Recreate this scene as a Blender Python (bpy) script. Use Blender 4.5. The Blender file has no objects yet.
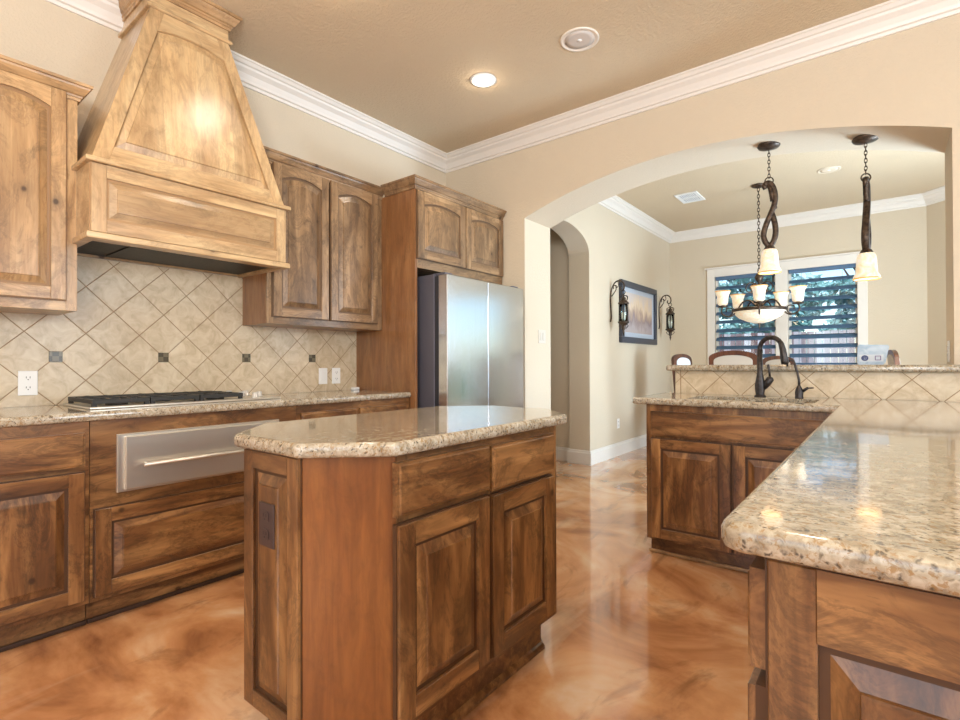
import bpy, bmesh, math, random
from mathutils import Vector, Matrix
from mathutils.geometry import tessellate_polygon
random.seed(7)
PI = math.pi
S = bpy.context.scene
C = S.collection

# ------------------------------------------------------------------ camera
H = 1.115
yaw, pit, rol = math.radians(38.243), math.radians(0.389), math.radians(-0.1745)
fw = Vector((-math.sin(yaw)*math.cos(pit), math.cos(yaw)*math.cos(pit), math.sin(pit)))
r0 = Vector((math.cos(yaw), math.sin(yaw), 0)); u0 = r0.cross(fw)
rr = r0*math.cos(rol) + u0*math.sin(rol); uu = -r0*math.sin(rol) + u0*math.cos(rol)
cam = bpy.data.cameras.new('camera'); camo = bpy.data.objects.new('camera', cam); C.objects.link(camo)
cam.sensor_width = 36; cam.sensor_fit = 'HORIZONTAL'; cam.lens = 512.37/960*36; cam.clip_start = 0.03; cam.clip_end = 200
M = Matrix((rr, uu, -fw)).transposed().to_4x4(); M.translation = Vector((0, 0, H)); camo.matrix_world = M
S.camera = camo

# ------------------------------------------------------------------ exposure, world, lights
S.view_settings.view_transform = 'Standard'; S.view_settings.look = 'None'
S.view_settings.gamma = 1; S.view_settings.use_curve_mapping = False
S.view_settings.exposure = 0.0
W = bpy.data.worlds.new('world'); S.world = W; W.use_nodes = True
wn = W.node_tree.nodes; wl = W.node_tree.links; wn.clear()
sky = wn.new('ShaderNodeTexSky'); sky.sky_type = 'NISHITA'; sky.sun_elevation = math.radians(48); sky.sun_rotation = math.radians(150)
sky.sun_disc = False; sky.sun_intensity = 0.3
bgn = wn.new('ShaderNodeBackground'); bgn.inputs['Strength'].default_value = 0.30
wo = wn.new('ShaderNodeOutputWorld'); wl.new(sky.outputs[0], bgn.inputs[0]); wl.new(bgn.outputs[0], wo.inputs[0])

def area(name, loc, target, sx, sy, power, col):
    l = bpy.data.lights.new(name, 'AREA'); l.shape = 'RECTANGLE'; l.size = sx; l.size_y = sy
    l.energy = power; l.color = col
    o = bpy.data.objects.new(name, l); C.objects.link(o); o.location = loc
    d = Vector(target) - Vector(loc); o.rotation_euler = d.to_track_quat('-Z', 'Y').to_euler()
    return o
sun = bpy.data.lights.new('sun', 'SUN'); sun.energy = 3.6; sun.angle = 0.02; sun.color = (1, .95, .88)
so = bpy.data.objects.new('sun', sun); C.objects.link(so); so.rotation_euler = (math.radians(38), 0, math.radians(25))
area('daylight_right_far', (2.80, 2.0, 1.55), (-3, 2.0, 1.3), 1.0, 2.1, 60, (.76, .89, 1))
area('daylight_right_near', (2.80, -0.2, 1.55), (-3, 0.2, 1.3), 1.0, 2.1, 60, (.76, .89, 1))
area('ceiling_fill', (0.5, -1.0, 1.75), (0.2, -0.6, 3.05), 0.9, 0.9, 170, (.92, .96, 1))  # added fill lamp, aimed up to brighten the ceiling
area('daylight_back', (-0.3, -2.40, 1.6), (-0.6, 3, 1.2), 3.2, 2.1, 24, (.86, .93, 1))
area('dining_soffit_fill', (1.50, 4.9, .70), (-1.0, 3.83, 2.7), 1.1, 1.1, 180, (.58, .80, 1))  # added fill, tilted up to brighten the underside of the arch
area('daylight_dining', (1.50, 5.5, 1.5), (-2.5, 5.6, 1.5), 1.8, 2.1, 62, (.68, .84, 1))

# ------------------------------------------------------------------ node helpers
def lin(c):
    return tuple(((v/255)/12.92 if v/255 <= .04045 else ((v/255+.055)/1.055)**2.4) for v in c) + (1,)
class NT:
    def __init__(s, name):
        s.m = bpy.data.materials.new(name); s.m.use_nodes = True
        s.t = s.m.node_tree; s.n = s.t.nodes; s.b = s.n['Principled BSDF']
    def new(s, t, **k):
        n = s.n.new(t)
        for a, v in k.items(): setattr(n, a, v)
        return n
    def link(s, a, b): s.t.links.new(a, b)
    def val(s, n, **k):
        for a, v in k.items(): n.inputs[a.replace('_', ' ')].default_value = v
        return n
    def mapping(s, scale=(1, 1, 1), rot=(0, 0, 0), loc=(0, 0, 0), rnd=True, coord='Object'):
        tc = s.new('ShaderNodeTexCoord'); out = tc.outputs[coord]
        if rnd:
            oi = s.new('ShaderNodeObjectInfo'); mu = s.new('ShaderNodeMath', operation='MULTIPLY'); mu.inputs[1].default_value = 37.0
            s.link(oi.outputs['Random'], mu.inputs[0])
            va = s.new('ShaderNodeVectorMath', operation='ADD'); s.link(out, va.inputs[0]); s.link(mu.outputs[0], va.inputs[1]); out = va.outputs[0]
        mp = s.new('ShaderNodeMapping'); mp.inputs['Scale'].default_value = scale; mp.inputs['Rotation'].default_value = rot; mp.inputs['Location'].default_value = loc
        s.link(out, mp.inputs[0]); return mp.outputs[0]
    def noise(s, vec, scale, detail=4, rough=.5, dist=0.0):
        n = s.new('ShaderNodeTexNoise'); n.inputs['Scale'].default_value = scale; n.inputs['Detail'].default_value = detail
        n.inputs['Roughness'].default_value = rough; n.inputs['Distortion'].default_value = dist
        s.link(vec, n.inputs['Vector']); return n.outputs['Fac']
    def ramp(s, fac, stops, interp='LINEAR'):
        r = s.new('ShaderNodeValToRGB'); r.color_ramp.interpolation = interp; e = r.color_ramp.elements
        while len(e) < len(stops): e.new(.5)
        for i, (p, c) in enumerate(stops):
            e[i].position = p; e[i].color = c if len(c) == 4 else tuple(c)+(1,)
        s.link(fac, r.inputs[0]); return r.outputs[0]
    def mix(s, fac, a, b, mode='MIX'):
        m = s.new('ShaderNodeMix', data_type='RGBA', blend_type=mode)
        if isinstance(fac, (int, float)): m.inputs[0].default_value = fac
        else: s.link(fac, m.inputs[0])
        for i, v in ((6, a), (7, b)):
            if isinstance(v, tuple): m.inputs[i].default_value = v
            else: s.link(v, m.inputs[i])
        return m.outputs[2]
    def math(s, op, a, b=0.0, c=None):
        m = s.new('ShaderNodeMath', operation=op)
        for i, v in enumerate((a, b) if c is None else (a, b, c)):
            if isinstance(v, (int, float)): m.inputs[i].default_value = v
            else: s.link(v, m.inputs[i])
        return m.outputs[0]
    def bump(s, h, strength=.2, dist=.01):
        b = s.new('ShaderNodeBump'); b.inputs['Strength'].default_value = strength; b.inputs['Distance'].default_value = dist
        s.link(h, b.inputs['Height']); s.link(b.outputs[0], s.b.inputs['Normal'])

def plain(name, col, rough=.5, metal=0, spec=.5, coat=0, emit=None, es=1, trans=0, alpha=1):
    t = NT(name); b = t.b; b.inputs['Base Color'].default_value = lin(col); b.inputs['Roughness'].default_value = rough
    b.inputs['Metallic'].default_value = metal; b.inputs['Specular IOR Level'].default_value = spec; b.inputs['Coat Weight'].default_value = coat
    if emit: b.inputs['Emission Color'].default_value = lin(emit); b.inputs['Emission Strength'].default_value = es
    b.inputs['Transmission Weight'].default_value = trans
    n = t.noise(t.mapping((1, 1, 1)), 60, 3); t.link(t.ramp(n, [(0, (max(rough-.04, .0),)*3), (1, (min(rough+.06, 1),)*3)]), b.inputs['Roughness'])
    return t.m

def wood(name, light, mid, dark, axis='Z', strips=0.0, blotch=1.0, knots=True, rough=.32, coat=.25):
    """knotty alder: grain runs along axis; glued-up boards vary in tone; glaze mottling and knots"""
    t = NT(name)
    k = {'Z': (1, 1, .09), 'X': (.09, 1, 1), 'Y': (1, .09, 1)}[axis]
    kb = {'Z': (1, 1, .35), 'X': (.35, 1, 1), 'Y': (1, .35, 1)}[axis]
    base = t.mapping((1, 1, 1))
    warp = t.noise(t.mapping(kb), 3.2, 3, .5, .6)
    grain = t.noise(t.mapping(k), 42, 5, .62, 1.2)
    fig = t.noise(t.mapping({'Z': (1, 1, .16), 'X': (.16, 1, 1), 'Y': (1, .16, 1)}[axis]), 11, 4, .55, 1.2)
    col = t.ramp(fig, [(.25, lin(tuple((a+b)/2 for a, b in zip(dark, mid)))), (.45, lin(mid)), (.68, lin(light))])
    col = t.mix(t.ramp(warp, [(.45, (0, 0, 0, 1)), (.75, (.6*blotch,)*3+(1,))]), col, lin(dark), 'MIX')
    g = t.ramp(grain, [(.32, (.72, .70, .68, 1)), (.62, (1.06, 1.05, 1.04, 1))])
    col = t.mix(.75, col, g, 'MULTIPLY')
    if strips > 0:
        sp = t.new('ShaderNodeSeparateXYZ'); t.link(base, sp.inputs[0])
        a = t.math('FLOOR', t.math('DIVIDE', sp.outputs['X' if axis == 'Z' else 'Z'], strips))
        wnz = t.new('ShaderNodeTexWhiteNoise', noise_dimensions='1D'); t.link(a, wnz.inputs['W'])
        col = t.mix(.8, col, t.ramp(wnz.outputs['Value'], [(0, (.68, .64, .60, 1)), (1, (1.12, 1.12, 1.1, 1))]), 'MULTIPLY')
    wis = t.noise(t.mapping({'Z': (1, 1, .38), 'X': (.38, 1, 1), 'Y': (1, .38, 1)}[axis]), 9, 7, .68, 1.3)
    col = t.mix(t.ramp(wis, [(.50, (0, 0, 0, 1)), (  .56, (.42*blotch,)*3+(1,)), (.60, (0, 0, 0, 1)), (.66, (.45*blotch,)*3+(1,))]), col, lin(tuple(v*.8 for v in dark)))
    # glaze mottling
    mot = t.noise(t.mapping({'Z': (1, 1, .6), 'X': (.6, 1, 1), 'Y': (1, .6, 1)}[axis]), 9, 7, .72, 1.2)
    col = t.mix(t.ramp(mot, [(.53, (0, 0, 0, 1)), (.68, (.55*blotch,)*3+(1,))]), col, lin(tuple(v*.55 for v in dark)))
    if knots:
        v = t.new('ShaderNodeTexVoronoi', feature='F1'); v.inputs['Scale'].default_value = 4.6; v.inputs['Randomness'].default_value = 1
        t.link(t.mapping({'Z': (1, .3, .8), 'X': (.8, .3, 1), 'Y': (1, .8, 1)}[axis]), v.inputs['Vector'])
        kn = t.ramp(v.outputs['Distance'], [(.035, (1, 1, 1, 1)), (.065, (.35, .35, .35, 1)), (.20, (0, 0, 0, 1))])
        col = t.mix(t.math('MULTIPLY', kn, .85), col, lin((48, 26, 14)))
    t.link(col, t.b.inputs['Base Color'])
    t.b.inputs['Roughness'].default_value = rough; t.b.inputs['Coat Weight'].default_value = coat; t.b.inputs['Coat Roughness'].default_value = .2
    t.bump(grain, .12, .002)
    return t.m

def granite(name, scale=1.0):
    t = NT(name); mp0 = t.mapping((1, 1, 1), rnd=False); wn_ = t.new('ShaderNodeTexNoise'); wn_.inputs['Scale'].default_value = 60; wn_.inputs['Detail'].default_value = 3; t.link(mp0, wn_.inputs['Vector'])
    sc_ = t.new('ShaderNodeVectorMath', operation='SCALE'); sc_.inputs['Scale'].default_value = .028; t.link(wn_.outputs['Color'], sc_.inputs[0]); ad_ = t.new('ShaderNodeVectorMath', operation='ADD'); t.link(mp0, ad_.inputs[0]); t.link(sc_.outputs[0], ad_.inputs[1]); mp = ad_.outputs[0]
    n1 = t.noise(mp, 26*scale, 5, .65, .5)
    col = t.ramp(n1, [(.30, lin((120, 108, 92))), (.45, lin((166, 154, 134))), (.60, lin((192, 182, 164))), (.8, lin((208, 202, 190)))])
    n2 = t.noise(mp, 75*scale, 3, .6)
    col = t.mix(t.ramp(n2, [(.53, (0, 0, 0, 1)), (.62, (.75,)*3+(1,))]), col, lin((150, 116, 70)))
    v = t.new('ShaderNodeTexVoronoi', feature='F1'); v.inputs['Scale'].default_value = 62*scale; t.link(mp, v.inputs['Vector'])
    cn = t.noise(mp, 30*scale, 2)
    dk = t.math('MULTIPLY', t.ramp(v.outputs['Distance'], [(.18, (1,)*3+(1,)), (.42, (0, 0, 0, 1))]), t.ramp(cn, [(.43, (0, 0, 0, 1)), (.53, (1, 1, 1, 1))]))
    col = t.mix(t.math('MULTIPLY', dk, .85), col, lin((60, 52, 46)))
    n3 = t.noise(mp, 9*scale, 3)
    col = t.mix(.35, col, t.ramp(n3, [(.3, (.85, .83, .80, 1)), (.7, (1.05, 1.04, 1.02, 1))]), 'MULTIPLY')
    t.link(col, t.b.inputs['Base Color']); t.b.inputs['Roughness'].default_value = .09; t.b.inputs['Coat Weight'].default_value = .3; t.b.inputs['Coat Roughness'].default_value = .03
    t.b.inputs['IOR'].default_value = 1.55
    return t.m

def tiles(name, ax, diag, o1, o2):
    """square stone tiles laid on the diagonal; ax = world axis running along the wall"""
    t = NT(name); tc = t.new('ShaderNodeTexCoord'); sp = t.new('ShaderNodeSeparateXYZ'); t.link(tc.outputs['Object'], sp.inputs[0])
    a = t.math('DIVIDE', t.math('SUBTRACT', sp.outputs[ax], o1), diag); b = t.math('DIVIDE', t.math('SUBTRACT', sp.outputs['Z'], o2), diag)
    p = t.math('ADD', a, b); q = t.math('SUBTRACT', a, b)
    ds = []
    for w in (p, q):
        f = t.math('FRACT', t.math('ADD', w, 100.5)); ds.append(t.math('ABSOLUTE', t.math('SUBTRACT', f, .5)))
    d = t.math('MINIMUM', ds[0], ds[1])
    gr = t.ramp(d, [(.006, (1, 1, 1, 1)), (.013, (0, 0, 0, 1))])
    cid = t.new('ShaderNodeCombineXYZ'); t.link(t.math('FLOOR', t.math('ADD', p, 100)), cid.inputs[0]); t.link(t.math('FLOOR', t.math('ADD', q, 100)), cid.inputs[1])
    wnz = t.new('ShaderNodeTexWhiteNoise', noise_dimensions='3D'); t.link(cid.outputs[0], wnz.inputs['Vector'])
    mp = t.mapping((1, 1, 1), rnd=False)
    n = t.noise(mp, 14, 6, .65, .8)
    col = t.ramp(n, [(.3, lin((186, 164, 132))), (.5, lin((208, 188, 158))), (.72, lin((222, 206, 180)))])
    col = t.mix(.6, col, t.ramp(wnz.outputs['Value'], [(0, (.88, .87, .85, 1)), (1, (1.05, 1.05, 1.04, 1))]), 'MULTIPLY')
    col = t.mix(gr, col, lin((142, 108, 74)))
    t.link(col, t.b.inputs['Base Color']); t.b.inputs['Roughness'].default_value = .28
    h = t.ramp(d, [(.004, (0, 0, 0, 1)), (.02, (1, 1, 1, 1))]); t.bump(h, .5, .003)
    return t.m

def wallpaint(name, col, scale=70, bs=.25, rough=.75):
    t = NT(name); mp = t.mapping((1, 1, 1), rnd=False)
    n = t.noise(mp, scale, 4, .6, .3); n2 = t.noise(mp, .8, 3)
    c = t.mix(.4, lin(col), t.ramp(n2, [(.3, lin(tuple(v*.97 for v in col))), (.7, lin(tuple(min(255, v*1.03) for v in col)))]))
    t.link(c, t.b.inputs['Base Color']); t.b.inputs['Roughness'].default_value = rough
    t.bump(t.ramp(n, [(.42, (0, 0, 0, 1)), (.62, (1, 1, 1, 1))]), bs, .004)
    return t.m

def floor_mat():
    t = NT('stained_concrete'); mp = t.mapping((1, 1, 1), rnd=False, loc=(3.1, 1.7, 0))
    n1 = t.noise(mp, 1.15, 6, .55, 2.2)
    col = t.ramp(n1, [(.30, lin((136, 88, 56))), (.42, lin((188, 130, 86))), (.52, lin((212, 156, 108))), (.62, lin((224, 182, 142))), (.74, lin((232, 208, 180)))])
    mp2 = t.mapping((1, .45, 1), rot=(0, 0, .5), rnd=False, loc=(7, 3, 0))
    n2 = t.noise(mp2, 2.3, 7, .6, 3.0)
    col = t.mix(t.ramp(n2, [(.55, (0, 0, 0, 1)), (.70, (.75,)*3+(1,))]), col, lin((140, 96, 64)))
    n3 = t.noise(mp2, 1.7, 5, .5, 1.5)
    col = t.mix(t.ramp(n3, [(.58, (0, 0, 0, 1)), (.72, (.6,)*3+(1,))]), col, lin((232, 200, 165)))
    t.link(col, t.b.inputs['Base Color'])
    t.b.inputs['Roughness'].default_value = .13; t.b.inputs['Coat Weight'].default_value = .6; t.b.inputs['Coat Roughness'].default_value = .04
    n4 = t.noise(t.mapping(rnd=False), 2.2, 3); t.bump(n4, .08, .02)
    return t.m

def alabaster(name, es):
    t = NT(name); mp = t.mapping((1, 1, 1))
    n = t.noise(mp, 18, 4, .6, 1.5); col = t.ramp(n, [(.35, lin((230, 208, 172))), (.65, lin((244, 234, 216)))])
    t.link(col, t.b.inputs['Base Color']); t.link(col, t.b.inputs['Emission Color']); t.b.inputs['Emission Strength'].default_value = es
    t.b.inputs['Roughness'].default_value = .3; return t.m

def iron(name, c1, c2):
    t = NT(name); n = t.noise(t.mapping(), 40, 5, .6)
    t.link(t.ramp(n, [(.35, lin(c1)), (.65, lin(c2))]), t.b.inputs['Base Color']); t.b.inputs['Metallic'].default_value = .7; t.b.inputs['Roughness'].default_value = .42
    t.bump(n, .15, .002); return t.m

def steel(name, col=(200, 200, 202), rough=.2, ax='Z'):  # brushed along ax
    t = NT(name); k = {'Z': (1, 1, .01), 'X': (.01, 1, 1)}[ax]
    n = t.noise(t.mapping(k), 90, 2); t.b.inputs['Base Color'].default_value = lin(col); t.b.inputs['Metallic'].default_value = 1
    t.b.inputs['Metallic'].default_value = .8 if ax == 'X' else 1
    t.link(t.ramp(n, [(.3, (rough-.02,)*3), (.7, (rough+.03,)*3)]), t.b.inputs['Roughness'])
    return t.m

# wood families: (vertical grain, horizontal grain, glued panel)
def family(pref, l, m, d, blotch):
    return dict(g=plain(pref+'_glaze_shade', tuple(.62*a+.38*b for a, b in zip(d, m)), .45), v=wood(pref+'_v', l, m, d, 'Z', 0, blotch), h=wood(pref+'_h', l, m, d, 'X', 0, blotch), p=wood(pref+'_p', l, m, d, 'Z', .085, blotch), q=wood(pref+'_q', l, m, d, 'X', .12, blotch))  # g: dark glaze doubling as painted shade in grooves and door gaps
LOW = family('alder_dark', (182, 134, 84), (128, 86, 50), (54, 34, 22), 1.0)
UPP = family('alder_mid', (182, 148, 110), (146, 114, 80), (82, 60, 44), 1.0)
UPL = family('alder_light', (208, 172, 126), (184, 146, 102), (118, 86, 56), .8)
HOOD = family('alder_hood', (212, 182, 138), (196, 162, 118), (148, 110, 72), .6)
for m_ in [HOOD[k_] for k_ in 'vhpq']: b_ = m_.node_tree.nodes['Principled BSDF']; b_.inputs['Coat Weight'].default_value = .7; b_.inputs['Coat Roughness'].default_value = .27
PLAIN = wood('veneer_plain', (142, 88, 42), (126, 74, 34), (98, 54, 24), 'Z', 0, .3, False)
SIDE = wood('veneer_side', (160, 114, 72), (142, 96, 58), (116, 76, 46), 'Z', 0, .4, False)
DARKW = plain('dark_stain', (58, 36, 22), .5)
GRAN = granite('granite', 1.5)
M_WALL = wallpaint('wall_paint', (210, 194, 170))
M_CEIL = wallpaint('ceiling_paint', (208, 188, 158), 55, .5)
M_TRIM = plain('trim_white', (228, 220, 210), .4)
M_FLOOR = floor_mat()
M_TILE = tiles('backsplash_tile', 'Y', .2437, .7, 1.155)
M_TILE2 = tiles('bar_splash_tile', 'X', .2345, -.94, .905)
M_STEEL = steel('brushed_steel', (216, 210, 198), .30, 'X')
M_FRIDGE = steel('fridge_steel', (222, 226, 232), .16, 'Z')
M_KNOB = plain('satin_knob', (206, 204, 200), .3, .4)
M_GREY = plain('fridge_side_grey', (98, 96, 106), .4, .3)
M_DARKGREY = plain('fridge_gasket', (48, 48, 54), .5)
M_IRON = iron('bronze_iron', (52, 42, 36), (96, 80, 66))
M_CAST = plain('cast_iron', (52, 50, 48), .5, .3)
M_FAUC = iron('oil_bronze', (50, 46, 46), (78, 72, 70))
M_SHADE = alabaster('alabaster_glass', .40)
M_AMBER = plain('amber_rim', (206, 160, 96), .35, emit=(220, 165, 90), es=.35)
M_WHITE = plain('white_plastic', (240, 238, 234), .35)
M_ALMOND = plain('almond_plastic', (206, 196, 182), .5)
M_SLOT = plain('slot_black', (30, 28, 28), .5)
M_BRONZEPL = plain('bronze_plate', (96, 80, 78), .35, .6)
M_BLACK = plain('hood_black', (14, 13, 13), .5)
M_BLIND = plain('blind_slat', (84, 112, 140), .5)
M_SASH = plain('sash_white', (226, 220, 210), .45)
M_DSASH = plain('sash_dark', (38, 42, 48), .5)
M_CHAIRW = wood('chair_wood', (120, 74, 50), (92, 54, 38), (58, 32, 22), 'Z', 0, .5, False)
M_CUSH = plain('cushion_beige', (196, 186, 174), .9)
M_CUSHW = plain('cushion_white', (222, 226, 232), .9)
t = NT('clear_glass'); g = t.new('ShaderNodeBsdfGlossy'); g.inputs['Roughness'].default_value = .02; tr = t.new('ShaderNodeBsdfTransparent'); tr.inputs[0].default_value = (.93, .97, .98, 1)
mx = t.new('ShaderNodeMixShader'); fr = t.new('ShaderNodeFresnel'); t.link(fr.outputs[0], mx.inputs[0]); t.link(tr.outputs[0], mx.inputs[1]); t.link(g.outputs[0], mx.inputs[2])
t.link(mx.outputs[0], t.n['Material Output'].inputs[0]); M_GLASS = t.m

# ------------------------------------------------------------------ mesh helpers
def bm_new(): return bmesh.new()
def box(bm, x0, x1, y0, y1, z0, z1, bev=0, mi=0):
    v = [bm.verts.new(p) for p in ((x0,y0,z0),(x1,y0,z0),(x1,y1,z0),(x0,y1,z0),(x0,y0,z1),(x1,y0,z1),(x1,y1,z1),(x0,y1,z1))]
    fs = [bm.faces.new([v[i] for i in q]) for q in ((0,3,2,1),(4,5,6,7),(0,1,5,4),(1,2,6,5),(2,3,7,6),(3,0,4,7))]
    for f in fs: f.material_index = mi
    if bev:
        es = list({e for f in fs for e in f.edges})
        r = bmesh.ops.bevel(bm, geom=es, offset=bev, segments=2, affect='EDGES', profile=.5)
        for f in r['faces']: f.material_index = mi
def prism(bm, poly, f0, f1, mi=0, bev=0, holes=None, tri_caps=False):
    """poly: 2D list; f0/f1 map (a,b)->3D for the two end caps"""
    loops = [poly] + (holes or [])
    tri = tessellate_polygon([[Vector((a, b, 0)) for a, b in lp] for lp in loops])
    flat = [p for lp in loops for p in lp]
    A = [bm.verts.new(f0(*p)) for p in flat]; B = [bm.verts.new(f1(*p)) for p in flat]
    fs = []
    if not holes and not tri_caps:
        fs.append(bm.faces.new(A)); fs.append(bm.faces.new(list(reversed(B))))
    else:
        for q in tri:
            fs.append(bm.faces.new([A[i] for i in q])); fs.append(bm.faces.new([B[i] for i in reversed(q)]))
    k = 0
    for lp in loops:
        n = len(lp)
        for i in range(n):
            a, b = k+i, k+(i+1) % n
            fs.append(bm.faces.new((A[a], B[a], B[b], A[b])))
        k += n
    for f in fs: f.material_index = mi
    if bev and not holes:
        es = list(fs[1].edges)
        r = bmesh.ops.bevel(bm, geom=es, offset=bev, segments=1, affect='EDGES')
        for f in r['faces']: f.material_index = mi
    return fs
def tube(bm, pts, rad, seg=10, mi=0, caps=True):
    pts = [Vector(p) for p in pts]; n = len(pts)
    rads = rad if isinstance(rad, (list, tuple)) else [rad]*n
    rings = []; up = None
    for i, p in enumerate(pts):
        d = (pts[min(i+1, n-1)] - pts[max(i-1, 0)]).normalized()
        if up is None:
            up = Vector((0, 0, 1)) if abs(d.z) < .9 else Vector((1, 0, 0))
        s = d.cross(up).normalized(); up = s.cross(d).normalized()
        rings.append([bm.verts.new(p + (s*math.cos(2*PI*k/seg) + up*math.sin(2*PI*k/seg))*rads[i]) for k in range(seg)])
    for a, b in zip(rings, rings[1:]):
        for k in range(seg):
            f = bm.faces.new((a[k], a[(k+1) % seg], b[(k+1) % seg], b[k])); f.smooth = True; f.material_index = mi
    if caps:
        for rg in (rings[0], rings[-1]):
            f = bm.faces.new(rg); f.material_index = mi
def lathe(bm, prof, c=(0, 0, 0), seg=32, mi=0, axis='Z', smooth=True):
    rings = []
    for r, z in prof:
        rg = []
        for k in range(seg):
            a = 2*PI*k/seg; x, y = r*math.cos(a), r*math.sin(a)
            p = {'Z': (x, y, z), 'X': (z, x, y), 'Y': (x, z, y)}[axis]
            rg.append(bm.verts.new((c[0]+p[0], c[1]+p[1], c[2]+p[2])))
        rings.append(rg)
    for a, b in zip(rings, rings[1:]):
        for k in range(seg):
            f = bm.faces.new((a[k], a[(k+1) % seg], b[(k+1) % seg], b[k])); f.smooth = smooth; f.material_index = mi
    for rg in (rings[0], rings[-1]):
        try:
            f = bm.faces.new(rg); f.material_index = mi
        except ValueError: pass
def torus(bm, c, R, r, nrm='Y', seg=20, s2=8, mi=0, sy=1.0):
    pts = []
    rings = []
    for i in range(seg):
        a = 2*PI*i/seg; rg = []
        for j in range(s2):
            b = 2*PI*j/s2; d = R + r*math.cos(b); u, v, w = d*math.cos(a), d*math.sin(a)*sy, r*math.sin(b)
            p = {'Y': (u, w, v), 'Z': (u, v, w), 'X': (w, u, v)}[nrm]
            rg.append(bm.verts.new((c[0]+p[0], c[1]+p[1], c[2]+p[2])))
        rings.append(rg)
    for i in range(seg):
        a, b = rings[i], rings[(i+1) % seg]
        for j in range(s2):
            f = bm.faces.new((a[j], a[(j+1) % s2], b[(j+1) % s2], b[j])); f.smooth = True; f.material_index = mi
def sweep(bm, path, prof, side=1, mi=0, closed=False):
    """prof (offset, z) swept along a level 2D path with mitred corners; offset to the left (side=1) of travel"""
    P = [Vector(p) for p in path]; n = len(P); rings = []
    for i in range(n):
        a = (P[i]-P[i-1]).normalized() if (i > 0 or closed) else None
        b = (P[(i+1) % n]-P[i]).normalized() if (i < n-1 or closed) else None
        na = Vector((-a.y, a.x)) if a else None; nb = Vector((-b.y, b.x)) if b else None
        if na is None: m = nb
        elif nb is None: m = na
        else:
            m = (na+nb).normalized(); m = m / max(.2, m.dot(na))
        rings.append([bm.verts.new((P[i].x+m.x*o*side, P[i].y+m.y*o*side, z)) for o, z in prof])
    k = len(prof)
    for i in range(n if closed else n-1):
        a, b = rings[i], rings[(i+1) % n]
        for j in range(k):
            f = bm.faces.new((a[j], a[(j+1) % k], b[(j+1) % k], b[j])); f.material_index = mi
    if not closed:
        for rg in (rings[0], rings[-1]): bm.faces.new(rg).material_index = mi
BAKE = None
def obj(name, bm, mats, parent=None, M=None, smooth=False):
    if BAKE is not None and M is None: M = BAKE
    if M is not None: bmesh.ops.transform(bm, matrix=M, verts=bm.verts)
    bmesh.ops.recalc_face_normals(bm, faces=bm.faces)
    me = bpy.data.meshes.new(name); bm.to_mesh(me); bm.free()
    for m in (mats if isinstance(mats, (list, tuple)) else [mats]): me.materials.append(m)
    o = bpy.data.objects.new(name, me); C.objects.link(o)
    if parent: o.parent = parent
    return o
def tag(o, label, cat, group=None):
    o['label'] = label; o['category'] = cat
    if group: o['group'] = group
    return o
def thing(name, label, cat, loc=(0, 0, 0), rz=0, group=None):
    o = bpy.data.objects.new(name, None); C.objects.link(o); o.location = loc; o.rotation_euler = (0, 0, rz); o.empty_display_size = .1
    return tag(o, label, cat, group)
def struct(name, bm, m, parent=None):
    o = obj(name, bm, m, parent); o['kind'] = 'structure'; return o
def dup(root, loc, rz, label, group=None):
    def cp(o, par):
        c = o.copy(); C.objects.link(c); c.parent = par
        for k in [x for x in bpy.data.objects if x.parent == o]: cp(k, c)
        return c
    r = cp(root, None); r.location = loc; r.rotation_euler = (0, 0, rz); r['label'] = label
    if group: r['group'] = group
    return r
def arcpts(c, R, a0, a1, n): return [(c[0]+R*math.cos(a0+(a1-a0)*i/n), c[1]+R*math.sin(a0+(a1-a0)*i/n)) for i in range(n+1)]
def roundpoly(pts, r, n=5):
    out = []; N = len(pts)
    for i in range(N):
        p = Vector(pts[i]); a = Vector(pts[i-1]); b = Vector(pts[(i+1) % N]); rr_ = r[i] if isinstance(r, list) else r
        da, db = (a-p).normalized(), (b-p).normalized(); ang = da.angle(db); t_ = min(rr_/math.tan(ang/2), .48*(a-p).length, .48*(b-p).length)
        s_, e_ = p+da*t_, p+db*t_
        for k in range(n+1):
            q = k/n; out.append(tuple(s_*(1-q)**2 + p*2*q*(1-q) + e_*q*q))
    return out
def offpoly(pts, d):
    N = len(pts); out = []
    for i in range(N):
        p = Vector(pts[i]); a = (p-Vector(pts[i-1])); b = (Vector(pts[(i+1) % N])-p)
        if a.length < 1e-7 or b.length < 1e-7: out.append(tuple(p)); continue
        a.normalize(); b.normalize(); na, nb = Vector((-a.y, a.x)), Vector((-b.y, b.x)); m = (na+nb).normalized(); m /= max(.5, m.dot(na))
        out.append(tuple(p+m*d))
    return out
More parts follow.
